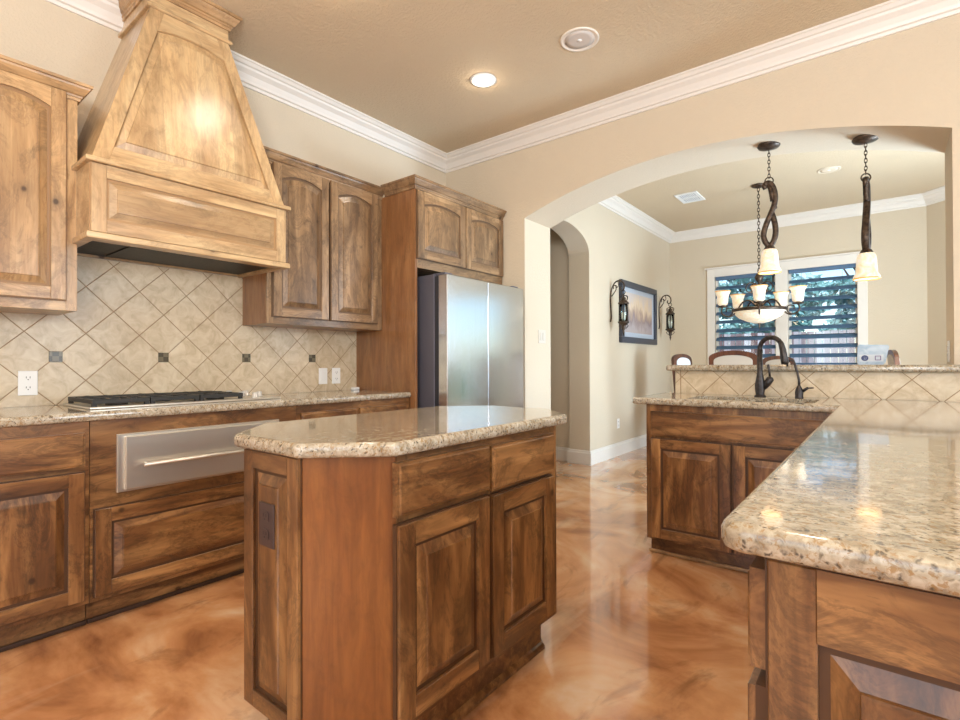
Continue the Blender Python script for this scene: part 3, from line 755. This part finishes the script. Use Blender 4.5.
plate('outlet', 'white outlet on the right jamb of the arch above the bar', 'outlet', .2875, 3.86, 1.175, -RX, 'outlet')
bm = bm_new(); box(bm, -3.235, -3.195, 2.49, 2.545, .915, .935, .005); tag(obj('cable_adapter', bm, M_WHITE), 'small white plastic adapter in the back corner of the left counter', 'adapter')

# ================================================================== SINK RUN + PENINSULA
sk = thing('sink_cabinet', 'dark knotty wood sink cabinet with a wide false drawer under the faucet', 'cabinet', (-1.09, 2.95, 0), 0)
bm = bm_new()
for q in ((0, .018, 0, .565), (.94, .958, 0, .565), (.018, .94, 0, .019), (.018, .94, .549, .565)): box(bm, q[0], q[1], q[2], q[3], .10, .875)
box(bm, .018, .94, .019, .549, .10, .118); obj('carcass', bm, LOW['v'], sk)
wbox('toe_kick', sk, LOW['h'], .0, .958, .07, .565, .001, .10)
bm = bm_new(); box(bm, -.01, .958, .055, .07, .001, .02, .004); obj('shoe_moulding', bm, UPL['h'], sk)
front(.855, .142, LOW, sk, 'drawer', loc=(.03, 0, .697), flat=True)
front(.428, .573, LOW, sk, 'door', loc=(.03, 0, .112)); front(.420, .573, LOW, sk, 'door', loc=(.466, 0, .112))
pc = thing('peninsula_cabinet', 'brown knotty wood cabinet under the near end of the long granite counter', 'cabinet', (-.12, .735, 0), 0)
wbox('carcass', pc, LOW['v'], 0, .78, 0, 2.785, .10, .875)
wbox('toe_kick', pc, LOW['h'], .06, .78, .04, 2.785, .001, .10)
bm = bm_new(); y_ = .03
e = front(.78, .724, LOW, pc, 'end_panel', th=.012, st=.056, tr=.092); e.location = (0, 0, .15)
for k in range(4):
    yy = .486+.5*k
    for nm, z0, z1, fl in (('drawer', .722, .850, True), ('door', .12, .700, False)):
        e = front(.48, z1-z0, LOW, pc, nm, flat=fl); e.rotation_euler = (0, 0, -RX); e.location = (0, yy-.0, z0)
slab([(-.170, .70), (.72, .70), (.72, 3.517), (-1.165, 3.517), (-1.165, 2.915), (-.170, 2.915)], .876, .914, [.035, .02, .002, .002, .02, .004], hole=[(-.88, 2.985), (-.27, 2.985), (-.27, 3.30), (-.88, 3.30)], name='sink_countertop')
tag(bpy.data.objects['sink_countertop'], 'long L-shaped speckled granite counter around the sink on the right', 'countertop')
bm = bm_new(); x0, x1, y0, y1 = -.895, -.255, 2.97, 3.315
P0 = roundpoly([(x0, y0), (x1, y0), (x1, y1), (x0, y1)], .05); rings = []
for d, z in ((-.02, .8755), (0, .8755), (.004, .86), (.01, .70), (.03, .672), (.10, .665)): rings.append([bm.verts.new((a, b, z)) for a, b in offpoly(P0, d)])
for a, b in zip(rings, rings[1:]):
    for i in range(len(a)):
        f = bm.faces.new((a[i], a[(i+1) % len(a)], b[(i+1) % len(a)], b[i])); f.smooth = True
bm.faces.new(rings[-1]); tag(obj('sink_basin', bm, plain('sink_bronze', (92, 84, 76), .35, .7)), 'undermount sink basin set into the granite below the faucet', 'sink')
root = thing('tile_backsplash', 'low beige diagonal tile backsplash below the raised bar behind the faucet', 'backsplash')
bm = bm_new(); box(bm, -1.10, .72, 3.518, 3.530, .914, 1.062); obj('tile_field', bm, M_TILE2, root)
bm = bm_new(); box(bm, -1.068, -1.064, 3.5165, 3.5185, .914, 1.062); obj('grout_line', bm, plain('grout', (142, 108, 74), .8), root)
slab([(-1.155, 3.470), (.72, 3.470), (.72, 3.618), (.286, 3.618), (.286, 4.14), (-1.155, 4.14)], 1.063, 1.101, [.03, .01, .001, .001, .001, .03], name='raised_countertop')
tag(bpy.data.objects['raised_countertop'], 'raised granite bar top across the wide arch above the sink', 'countertop')
bm = bm_new(); box(bm, .29, .72, 3.532, 3.619, 0, 1.062); struct('wall_bar_right', bm, M_WALL)
# iron corbel at the end of the bar
bm = bm_new(); tube(bm, [(-1.112, 3.60, 1.06), (-1.112, 3.60, .98), (-1.108, 3.62, .93)], [.012, .008, .003], 8); tag(obj('bar_bracket', bm, M_IRON), 'small dark pointed bracket under the left end of the raised bar', 'bracket')

# ---- faucet
fc = thing('kitchen_faucet', 'dark bronze gooseneck pull-down faucet behind the sink', 'faucet', (-.575, 3.40, .9145), 0)
bm = bm_new(); lathe(bm, [(.034, 0), (.034, .006), (.027, .010), (.026, .02), (.030, .05), (.030, .08), (.024, .11), (.017, .15), (.0155, .30)], seg=24); obj('body', bm, M_FAUC, fc); fc.scale = (.9, .9, .93)
bm = bm_new(); pts = [(0, 0, .285)] + [(.068-.068*math.cos(a), -.03*(1-math.cos(a)), .30+.072*math.sin(a)) for a in [PI*i/16 for i in range(15)]]
tube(bm, pts, .0145, 14); obj('spout', bm, M_FAUC, fc)
e_ = Vector(pts[-1]); bm = bm_new(); tube(bm, [e_+Vector((-.004, 0, .015)), e_, e_+Vector((.010, -.004, -.04)), e_+Vector((.018, -.006, -.10)), e_+Vector((.020, -.007, -.125))], [.013, .0165, .019, .022, .019], 14); obj('spray_head', bm, M_FAUC, fc)
bm = bm_new(); tube(bm, [(.02, 0, .055), (.042, -.004, .085), (.062, -.006, .115), (.066, -.006, .125)], [.016, .022, .022, .010], 14); obj('handle_body', bm, M_FAUC, fc)
bm = bm_new(); tube(bm, [(.058, -.006, .118), (.056, -.008, .16), (.050, -.008, .195), (.050, -.008, .205)], [.008, .0065, .008, .004], 10); obj('lever', bm, M_FAUC, fc)
sf = thing('filter_faucet', 'small dark bronze hooked water tap right of the tall faucet', 'faucet', (-.378, 3.40, .9145), 0)
bm = bm_new(); lathe(bm, [(.021, 0), (.021, .005), (.019, .010), (.021, .03), (.017, .05), (.009, .066), (.006, .075)], seg=20); obj('body', bm, M_FAUC, sf)
bm = bm_new(); tube(bm, [(0, 0, .06), (0, 0, .10), (-.010, 0, .15), (-.020, 0, .19)]+[(-.038+.017*math.cos(a), 0, .195+.018*math.sin(a)) for a in [.3+2.6*i/8 for i in range(9)]]+[(-.058, 0, .178)], [.0065]*4+[.005]*10, 10); obj('spout', bm, M_FAUC, sf)
bm = bm_new(); tube(bm, [(.012, 0, .035), (.034, 0, .052), (.044, 0, .060)], [.009, .008, .006], 10); tube(bm, [(.040, 0, .056), (.066, 0, .058), (.070, 0, .058)], [.004, .0045, .003], 8); obj('lever', bm, M_FAUC, sf)

# ---- blue packet on the bar
bx = thing('packet', 'pale blue printed packet on the right of the raised bar', 'packet', (-.065, 4.05, 1.1015), .05)
t = NT('packet_film'); n = t.noise(t.mapping(), 14, 3, .5, 1); t.link(t.ramp(n, [(.3, lin((150, 178, 208))), (.7, lin((196, 214, 234)))]), t.b.inputs['Base Color']); t.b.inputs['Roughness'].default_value = .25; M_PK = t.m
bm = bm_new(); prism(bm, [(-.068, 0), (.070, 0), (.092, .120), (-.066, .126)], lambda a, b: (a, -.03, b), lambda a, b: (a, .03, b)); bmesh.ops.bevel(bm, geom=bm.edges[:], offset=.006, segments=2, affect='EDGES'); obj('bag', bm, M_PK, bx)
bm = bm_new(); box(bm, -.058, .062, -.0315, -.0298, .018, .062); obj('label_panel', bm, plain('packet_label', (208, 220, 236), .4), bx)
bm = bm_new(); torus(bm, (-.03, -.032, .040), .014, .004, 'Y', 20, 6); torus(bm, (-.03, -.032, .040), .006, .003, 'Y', 14, 6); obj('round_logo', bm, plain('logo_blue', (70, 84, 140), .4), bx)
bm = bm_new()
for q in ((.02, .05, .026, .030), (.02, .05, .050, .054), (.02, .024, .026, .054), (.046, .050, .026, .054)): box(bm, q[0], q[1], -.0335, -.0313, q[2], q[3])
obj('square_logo', bm, plain('logo_violet', (120, 104, 160), .4), bx)

# ================================================================== LIGHT FIXTURES
def chain(bm, x, y, z0, z1, L=.030, r=.0022, w=.007):
    n = max(1, int(round((z1-z0)/(L*.80)))); st_ = (z1-z0)/n
    for i in range(n):
        z = z0+st_*(i+.5); a = 'X' if i % 2 else 'Y'
        seg = 14; R = w
        torus(bm, (x, y, z), w, r, a, 14, 6, sy=(L/2)/w*.95)
def strap(bm, pts, wid, th):
    """forged flat strap: pts (x,z,width_scale) in the x-z plane"""
    P = [Vector((p[0], 0, p[1])) for p in pts]; n = len(P); rg = []
    for i in range(n):
        d = (P[min(i+1, n-1)]-P[max(i-1, 0)]).normalized(); s = Vector((d.z, 0, -d.x)); w = wid*pts[i][2]
        rg.append([bm.verts.new(P[i]+s*a*th+Vector((0, b*w, 0))) for a, b in ((-1, -1), (1, -1), (1.4, 0), (1, 1), (-1, 1), (-1.4, 0))])
    for a, b in zip(rg, rg[1:]):
        for k in range(6):
            f = bm.faces.new((a[k], a[(k+1) % 6], b[(k+1) % 6], b[k])); f.smooth = True
    bm.faces.new(rg[0]); bm.faces.new(rg[-1])
def smoothpts(P, n=6):
    out = []
    for i in range(len(P)-1):
        p0, p1, p2, p3 = [Vector(P[max(0, min(len(P)-1, j))]) for j in (i-1, i, i+1, i+2)]
        for k in range(n):
            q = k/n; out.append(tuple(.5*((2*p1)+(-p0+p2)*q+(2*p0-5*p1+4*p2-p3)*q*q+(-p0+3*p1-3*p2+p3)*q**3)))
    return out+[tuple(P[-1])]
def bell(k=1.0, rt=.024, rb=.064, h=.155):
    """outer then inner profile, z down from 0"""
    o = [(rt, 0), (rt+.014, -.005), (rt+.022, -.020), (rt+.026, -.05), (rt+.028, -.09), (rb-.010, -.120), (rb+.002, -.142), (rb+.004, -h)]
    return o+[(r-.004, z+.001) for r, z in reversed(o)]
# pendant, origin at canopy top
pd = thing('pendant_light', 'L', 'pendant light', (-.585, 3.82, 2.546), .25, 'pendant lights over the bar')
bm = bm_new(); lathe(bm, [(.001, .006), (.064, .006), (.068, -.004), (.062, -.016), (.030, -.024), (.010, -.030), (.001, -.032)], seg=28); obj('canopy', bm, M_IRON, pd)
bm = bm_new(); chain(bm, 0, 0, -.215, -.030); obj('chain', bm, M_IRON, pd)
bm = bm_new(); torus(bm, (0, 0, 0), .024, .004, 'Y'); ring = obj('ring', bm, M_IRON, pd); ring.location = (0, 0, -.236)
bm = bm_new()
A1 = smoothpts([(-.018, -.285, .5), (-.026, -.262, .7), (-.004, -.248, .9), (.020, -.275, 1), (.034, -.33, 1), (.030, -.39, 1), (.010, -.45, 1), (-.018, -.52, 1), (-.034, -.585, 1.1), (-.026, -.63, 1.1), (-.006, -.664, 1)])
A2 = smoothpts([(.010, -.44, .6), (.028, -.50, .9), (.036, -.57, 1.1), (.026, -.63, 1.1), (.004, -.664, 1)])
A3 = smoothpts([(.0, -.255, .6), (.012, -.30, .9), (.022, -.37, .8)])
for A_ in (A1, A2, A3): strap(bm, A_, .017, .0125)
lathe(bm, [(.001, .012), (.009, .008), (.011, 0), (.009, -.008), (.001, -.012)], (.036, 0, -.415), 12)
obj('iron_strap', bm, M_IRON, pd)
bm = bm_new(); lathe(bm, [(.010, -.655), (.026, -.668), (.034, -.684), (.036, -.690), (.010, -.692)], seg=20); obj('socket_cap', bm, M_IRON, pd)
bm = bm_new(); lathe(bm, [(r, z-.684) for r, z in bell()], seg=36); sh = obj('glass_shade', bm, M_SHADE, pd)
bm = bm_new(); torus(bm, (0, 0, -.839), .065, .0045, 'Z', 36, 8); obj('shade_rim', bm, M_AMBER, sh)
pd['label'] = 'left bronze pendant with curling strap and bell shade above the faucet'
p2 = dup(pd, (-.077, 3.82, 2.452), 1.45, 'right bronze pendant with straight-looking strap and bell shade near the right jamb')
for c_ in bpy.data.objects:
    if c_.parent == p2 and c_.name.startswith('ring'): c_.rotation_euler = (0, 0, -1.1)
def point(name, loc, power, col=(1, .78, .52), r=.02):
    l = bpy.data.lights.new(name, 'POINT'); l.energy = power; l.color = col; l.shadow_soft_size = r
    o = bpy.data.objects.new(name, l); C.objects.link(o); o.location = loc; return o
point('pendant_bulb', (-.585, 3.82, 2.546-.80), 1.2); point('pendant_bulb', (-.077, 3.82, 2.452-.80), 1.2)

# chandelier
cd = thing('chandelier', 'bronze chandelier with amber bowl and cup shades in front of the window', 'chandelier', (-1.06, 6.25, 3.05), 0)
bm = bm_new(); lathe(bm, [(.001, -.001), (.066, -.001), (.070, -.012), (.055, -.024), (.012, -.034), (.001, -.036)], seg=28); obj('canopy', bm, M_IRON, cd)
bm = bm_new(); chain(bm, 0, 0, -.95, -.034, .046, .0035, .012); obj('chain', bm, M_IRON, cd)
bm = bm_new(); lathe(bm, [(.002, -.925), (.016, -.94), (.012, -.955), (.012, -.96), (.030, -.975), (.045, -1.01), (.030, -1.045), (.012, -1.06), (.012, -1.08), (.028, -1.11), (.030, -1.18), (.018, -1.25), (.030, -1.30), (.040, -1.36), (.001, -1.37)], seg=20); obj('column', bm, M_IRON, cd)
bm = bm_new(); lathe(bm, [(.255, -1.345), (.270, -1.350), (.270, -1.375), (.255, -1.380)], seg=40); lathe(bm, [(.255, -1.38), (.240, -1.37), (.255, -1.345)], seg=40)
for k in range(3):
    a = 2*PI*k/3; tube(bm, [(0, 0, -1.33), (.25*math.cos(a), .25*math.sin(a), -1.36)], .006, 8)
obj('bowl_ring', bm, M_IRON, cd)
bm = bm_new(); o_ = [(.26, -1.375), (.245, -1.40), (.20, -1.445), (.12, -1.485), (.05, -1.505), (.004, -1.508)]
lathe(bm, o_+[(r, z+.005) for r, z in reversed(o_)], seg=40); obj('bowl_shade', bm, alabaster('amber_bowl', .30), cd)
bm = bm_new(); lathe(bm, [(.002, -1.500), (.016, -1.508), (.010, -1.525), (.006, -1.55), (.001, -1.575)], seg=14); obj('finial', bm, M_IRON, cd)
for k in range(5):
    a = -PI/2+.17+2*PI*k/5
    Mr = Matrix.Rotation(a, 4, 'Z')
    bm = bm_new()
    P = smoothpts([(.03, 0, -1.32), (.10, 0, -1.26), (.17, 0, -1.28), (.24, 0, -1.39), (.30, 0, -1.43), (.365, 0, -1.41), (.385, 0, -1.37), (.37, 0, -1.325)], 5)
    tube(bm, P, .0085, 8); tube(bm, smoothpts([(.02, 0, -1.10), (.08, 0, -1.06), (.13, 0, -1.10), (.12, 0, -1.16), (.07, 0, -1.16), (.07, 0, -1.12), (.10, 0, -1.115)], 5), .006, 8)
    tube(bm, smoothpts([(.31, 0, -1.43), (.27, 0, -1.39), (.28, 0, -1.34), (.33, 0, -1.34), (.335, 0, -1.38)], 5), .006, 8)
    arm = obj('arm', bm, M_IRON, cd, Mr)
    bm = bm_new(); lathe(bm, [(.001, -1.33), (.050, -1.325), (.053, -1.313), (.02, -1.307), (.018, -1.29), (.001, -1.29)], (.37, 0, 0), 20); obj('bobeche', bm, M_IRON, arm, Mr)
    bm = bm_new(); o_ = [(.034, -1.305), (.050, -1.295), (.054, -1.25), (.058, -1.20), (.072, -1.165), (.078, -1.15)]
    lathe(bm, o_+[(r-.004, z) for r, z in reversed(o_)], (.37, 0, 0), 28); sh = obj('cup_shade', bm, M_SHADE, arm, Mr)
    bm = bm_new(); torus(bm, (.37, 0, -1.151), .076, .006, 'Z', 28, 6); obj('shade_rim', bm, M_AMBER, sh, Mr)
point('chandelier_bulb', (-1.075, 6.25, 3.05-1.25), 3, r=.08)

# recessed lights, speakers
def can(x, y, label, on=True, z=ZC):
    r = thing('recessed_light', label, 'recessed light', (x, y, z), 0)
    bm = bm_new(); lathe(bm, [(.090, -.001), (.091, -.005), (.070, -.008), (.066, -.002), (.088, -.001)], seg=36); obj('trim_ring', bm, M_WHITE, r)
    bm = bm_new(); lathe(bm, [(.066, -.0045), (.060, -.006), (.001, -.006)], seg=32); obj('lens', bm, plain('lamp_lens', (255, 250, 235), .4, emit=(255, 244, 220), es=14), r)
    l = bpy.data.lights.new('recessed_spot', 'SPOT'); l.energy = 24; l.spot_size = math.radians(125); l.spot_blend = .7; l.shadow_soft_size = .07; l.color = (1, .91, .78)
    o = bpy.data.objects.new('recessed_spot', l); C.objects.link(o); o.location = (x, y, z-.03)
    point('recessed_glow', (x, y, z-.055), .9, (1, .86, .66), .03)
    return r
can(-2.135, 2.754, 'lit recessed ceiling light near the crown corner above the refrigerator')
can(-2.13, 1.56, 'recessed ceiling light in front of the range hood'); can(-2.13, .30, 'recessed ceiling light over the left floor')
can(-.35, 1.3, 'recessed ceiling light over the long granite counter')
def speaker(x, y, label, R=.115, rim_m=None):
    r = thing('ceiling_speaker', label, 'speaker', (x, y, ZC), 0)
    bm = bm_new(); lathe(bm, [(R-.016, -.0045), (R-.014, -.008), (R, -.006), (R, -.0005), (R-.016, -.001)], seg=40); obj('rim', bm, rim_m or plain('speaker_rim', (232, 222, 208), .5), r)
    bm = bm_new(); lathe(bm, [(R-.015, -.004), (R*.5, -.006), (.001, -.007)], seg=40); obj('grille', bm, rim_m or plain('speaker_grille', (206, 196, 186), .7), r)
    bm = bm_new(); lathe(bm, [(.014, -.006), (.012, -.009), (.001, -.010)], seg=16); obj('badge', bm, M_WHITE, r)
speaker(-1.415, 2.765, 'round white ceiling speaker to the right of the lit recessed light')
speaker(-.42, 6.2, 'round ceiling speaker in the dining room ceiling between the pendants', .10, plain('painted_grille', (222, 206, 182), .7))
vt = thing('ceiling_vent', 'white slotted air vent in the dining room ceiling', 'vent', (-1.765, 6.205, ZC), 0)
bm = bm_new()
for q in ((-.125, .125, -.185, -.155), (-.125, .125, .155, .185), (-.125, -.10, -.155, .155), (.10, .125, -.155, .155), (-.10, .10, -.008, .008)): box(bm, q[0], q[1], q[2], q[3], -.012, -.0005, .002)
obj('frame', bm, M_WHITE, vt)
bm = bm_new(); 
for k in range(9): x = -.088+.022*k; box(bm, x-.005, x+.005, -.155, .155, -.010, -.002)
obj('louvers', bm, M_WHITE, vt)
bm = bm_new(); box(bm, -.10, .10, -.155, .155, -.0018, -.0005); obj('duct', bm, M_DARKGREY, vt)

# ================================================================== DINING ROOM WALL DECOR
pf = thing('picture_frame', 'dark framed landscape picture between the two lantern sconces', 'picture', (-2.529, 6.55, 1.75), RX)
bm = bm_new(); w, h, b_ = .61, .385, .075
for q in ((-w, w, h-b_, h), (-w, w, -h, -h+b_), (-w, -w+b_, -h+b_, h-b_), (w-b_, w, -h+b_, h-b_)): box(bm, q[0], q[1], -.045, 0, q[2], q[3], .006)
obj('frame', bm, plain('frame_dark', (58, 62, 74), .3, .2), pf)
wbox('mat_board', pf, plain('mat_board', (176, 182, 192), .6), -w+b_, w-b_, -.018, -.004, -h+b_, h-b_, bev=0)
t = NT('landscape_print'); tc = t.new('ShaderNodeTexCoord'); sp = t.new('ShaderNodeSeparateXYZ'); t.link(tc.outputs['Object'], sp.inputs[0])
n = t.noise(t.mapping((1, 1, .4), rnd=False), 9, 5, .6, .6)
zz = t.math('ADD', t.math('MULTIPLY', sp.outputs['Z'], 1.7), t.math('MULTIPLY', n, .9))
t.link(t.ramp(zz, [(.10, lin((176, 160, 158))), (.30, lin((150, 130, 130))), (.42, lin((176, 148, 132))), (.62, lin((222, 196, 166))), (.85, lin((206, 190, 182)))]), t.b.inputs['Base Color']); t.b.inputs['Roughness'].default_value = .15
wbox('print', pf, t.m, -w+b_+.07, w-b_-.07, -.020, -.0175, -h+b_+.06, h-b_-.06, bev=0)

def sconce(y, label):
    r = thing('wall_lantern', label, 'lantern', (-2.53, y, 0), 0, 'iron lantern sconces on the dining wall')
    bm = bm_new()
    tube(bm, smoothpts([(.004, 0, 1.60), (.016, 0, 1.66), (.010, 0, 1.76), (.006, 0, 1.86), (.018, 0, 1.97), (.060, 0, 2.055), (.12, 0, 2.075), (.165, 0, 2.04), (.175, 0, 1.985), (.15, 0, 1.955), (.125, 0, 1.975), (.135, 0, 2.0)], 6), .0085, 8)
    tube(bm, smoothpts([(.02, 0, 1.90), (.045, 0, 1.93), (.075, 0, 1.975), (.07, 0, 2.02), (.045, 0, 2.02), (.045, 0, 1.985)], 6), .006, 8)
    tube(bm, smoothpts([(.10, 0, 2.07), (.105, 0, 2.02), (.085, 0, 2.0), (.075, 0, 2.03)], 6), .005, 8)
    obj('scroll_bracket', bm, M_IRON, r)
    bm = bm_new(); c = (.165, 0, 0)
    torus(bm, (.165, 0, 1.935), .022, .004, 'Y'); lathe(bm, [(.002, 1.915), (.012, 1.905), (.008, 1.885), (.03, 1.87), (.026, 1.85), (.060, 1.815), (.064, 1.80), (.05, 1.795)], c, 20)
    for k in range(6):
        a = k*PI/3; tube(bm, smoothpts([(.165+.01*math.cos(a), .01*math.sin(a), 1.90), (.165+.05*math.cos(a), .05*math.sin(a), 1.885), (.165+.045*math.cos(a), .045*math.sin(a), 1.84)], 5), .004, 6)
    for k in range(4):
        a = k*PI/2+.4; tube(bm, [(.165+.05*math.cos(a), .05*math.sin(a), 1.80), (.165+.05*math.cos(a), .05*math.sin(a), 1.585)], .0045, 6)
    lathe(bm, [(.05, 1.60), (.066, 1.595), (.064, 1.58), (.04, 1.565), (.02, 1.54), (.026, 1.52), (.010, 1.49), (.014, 1.475), (.002, 1.43)], c, 20)
    for k in range(4):
        a = k*PI/2; tube(bm, smoothpts([(.165+.03*math.cos(a), .03*math.sin(a), 1.57), (.165+.055*math.cos(a), .055*math.sin(a), 1.545), (.165+.03*math.cos(a), .03*math.sin(a), 1.515)], 5), .004, 6)
    obj('lantern_cage', bm, M_IRON, r)
    bm = bm_new(); o_ = [(.044, 1.60), (.046, 1.70), (.044, 1.795)]; lathe(bm, o_+[(r_-.002, z) for r_, z in reversed(o_)], c, 24); obj('glass_cylinder', bm, M_GLASS, r)
    bm = bm_new(); lathe(bm, [(.001, 1.60), (.022, 1.60), (.022, 1.70), (.002, 1.70)], c, 16); obj('candle', bm, plain('candle_wax', (236, 226, 204), .6), r)
    return r
s1 = sconce(5.69, 'black iron lantern sconce on the near side of the picture')
dup(s1, (-2.53, 7.345, 0), 0, 'black iron lantern sconce on the far side of the picture, by the corner')

# ---- dining chairs (only tops show above the bar)
def chair(label, x, y, rz, top, cush, w=.44):
    r = thing('dining_chair', label, 'chair', (x, y, 0), rz, 'dining chairs beyond the bar')
    hw_ = w/2
    bm = bm_new(); box(bm, -hw_, hw_, -.22, .22, .43, .48, .015); obj('seat', bm, cush, r)
    bm = bm_new(); box(bm, -hw_+.01, hw_-.01, -.21, .21, .37, .43, .004); obj('seat_frame', bm, M_CHAIRW, r)
    for sx in (-1, 1):
        bm = bm_new(); tube(bm, [(sx*(hw_-.03), -.19, .37), (sx*(hw_-.03), -.20, .001)], [.024, .016], 8); obj('leg', bm, M_CHAIRW, r)
        bm = bm_new(); tube(bm, [(sx*(hw_-.03), .20, .40), (sx*(hw_-.03), .24, .001)], [.022, .017], 8); obj('leg', bm, M_CHAIRW, r)
    def yb(z): return .20+(z-.45)*.10
    bm = bm_new()
    outer = [(-hw_, .45), (-hw_, top-.07)] + [(-hw_*math.cos(PI*i/12), top-.07+.07*math.sin(PI*i/12)) for i in range(1, 12)] + [(hw_, top-.07), (hw_, .45)]
    inner = [(-hw_+.045, .58), (hw_-.045, .58), (hw_-.045, top-.10)] + [((hw_-.045)*math.cos(PI*i/12), top-.10+.055*math.sin(PI*i/12)) for i in range(1, 12)] + [(-hw_+.045, top-.10)]
    prism(bm, outer, lambda a, b: (a, yb(b)-.015, b), lambda a, b: (a, yb(b)+.02, b), holes=[inner]); obj('backrest', bm, M_CHAIRW, r)
    bm = bm_new(); prism(bm, offpoly(inner, .001), lambda a, b: (a, yb(b)-.025, b), lambda a, b: (a, yb(b)+.026, b), tri_caps=True); obj('back_cushion', bm, cush, r)
    return r
chair('brown wooden dining chair with arched beige back below the left window', -1.16, 5.75, PI, 1.235, M_CUSH)
chair('wooden dining chair with white rounded back at the far left end of the bar', -1.67, 6.30, PI/2-.35, 1.225, M_CUSHW, .34)
chair('brown dining chair partly hidden right behind the tall faucet', -1.03, 7.0, 0, 1.20, M_CUSH, .36)
chair('brown dining chair seen edge-on beside the blue packet', .34, 6.3, PI/2+.12, 1.235, M_CUSH, .42)

# ================================================================== OUTSIDE
bm = bm_new(); box(bm, -30, 30, 8.2, 45, -.12, -.02); struct('ground', bm, plain('lawn', (96, 120, 84), .9))
bm = bm_new(); box(bm, 3.2, 30, -25, 8.2, -.12, -.02); box(bm, -30, 3.2, -25, -2.75, -.12, -.02); struct('patio', bm, plain('patio_concrete', (190, 186, 178), .8))
fn = thing('wooden_fence', 'weathered board fence seen low through the dining window blinds', 'fence', (0, 13.0, 0))
bm = bm_new()
t = NT('fence_wood'); sp = t.new('ShaderNodeSeparateXYZ'); t.link(t.mapping(rnd=False), sp.inputs[0]); wnz = t.new('ShaderNodeTexWhiteNoise', noise_dimensions='1D'); t.link(t.math('FLOOR', t.math('DIVIDE', sp.outputs['X'], .14)), wnz.inputs['W'])
t.link(t.ramp(wnz.outputs['Value'], [(0, lin((120, 92, 96))), (.5, lin((176, 166, 176))), (1, lin((214, 214, 226)))]), t.b.inputs['Base Color']); t.b.inputs['Roughness'].default_value = .8
for k in range(80):
    x = -9+.14*k; box(bm, x+.006, x+.134, 0, .02, .0, 1.78+random.uniform(-.01, .01))
obj('boards', bm, t.m, fn)
wbox('rail', fn, t.m, -9, 2.2, .02, .06, .4, .5); wbox('rail', fn, t.m, -9, 2.2, .02, .06, 1.4, 1.5)
t = NT('tree_leaf'); n = t.noise(t.mapping(), 3.5, 4); t.link(t.ramp(n, [(.3, lin((92, 142, 138))), (.5, lin((132, 182, 184))), (.7, lin((176, 212, 220)))]), t.b.inputs['Base Color']); t.b.inputs['Roughness'].default_value = .5; M_LEAF = t.m
M_BARK = plain('tree_bark', (84, 72, 60), .9)
def tree(x, y, h, R, label, n=5200):
    r = thing('tree', label, 'tree', (x, y, -.02), 0, 'trees beyond the fence')
    bm = bm_new(); tube(bm, [(0, 0, 0), (.05, 0, h*.4), (-.05, .05, h*.8)], [.16, .12, .04], 8)
    for k in range(5):
        a = k*1.26; tube(bm, [(0, 0, h*(.3+.08*k)), (R*.6*math.cos(a), R*.6*math.sin(a), h*(.5+.08*k))], [.06, .02], 6)
    obj('trunk', bm, M_BARK, r)
    bm = bm_new()
    blobs = [(random.uniform(-R*.7, R*.7), random.uniform(-R*.5, R*.5), random.uniform(h*.25, h*.9), random.uniform(.45, .8)*R*.7) for _ in range(14)]
    for i in range(n):
        b = random.choice(blobs); d = Vector((random.gauss(0, 1), random.gauss(0, 1), random.gauss(0, 1))).normalized()*b[3]*random.uniform(.6, 1)
        p = Vector(b[:3])+d; s = random.uniform(.07, .14); u_ = Vector((random.gauss(0, 1), random.gauss(0, 1), random.gauss(0, 1))).normalized(); v_ = u_.orthogonal().normalized()
        bm.faces.new([bm.verts.new(p+u_*s), bm.verts.new(p+v_*s*.5), bm.verts.new(p-u_*s), bm.verts.new(p-v_*s*.5)])
    obj('foliage', bm, M_LEAF, r)
tree(-5.0, 15.6, 5.2, 1.1, 'leafy tree beyond the fence, seen through the left blind')
tree(-2.2, 15.2, 5.0, 1.1, 'leafy tree beyond the fence, seen between the two blinds')
tree(-3.7, 19.4, 6.2, 1.3, 'taller leafy tree farther back, left of centre beyond the fence')
tree(-.4, 19.6, 6.4, 1.3, 'taller leafy tree farther back, right of centre beyond the fence')
tree(.6, 15.8, 5.4, 1.1, 'leafy tree beyond the fence, seen through the right blind')
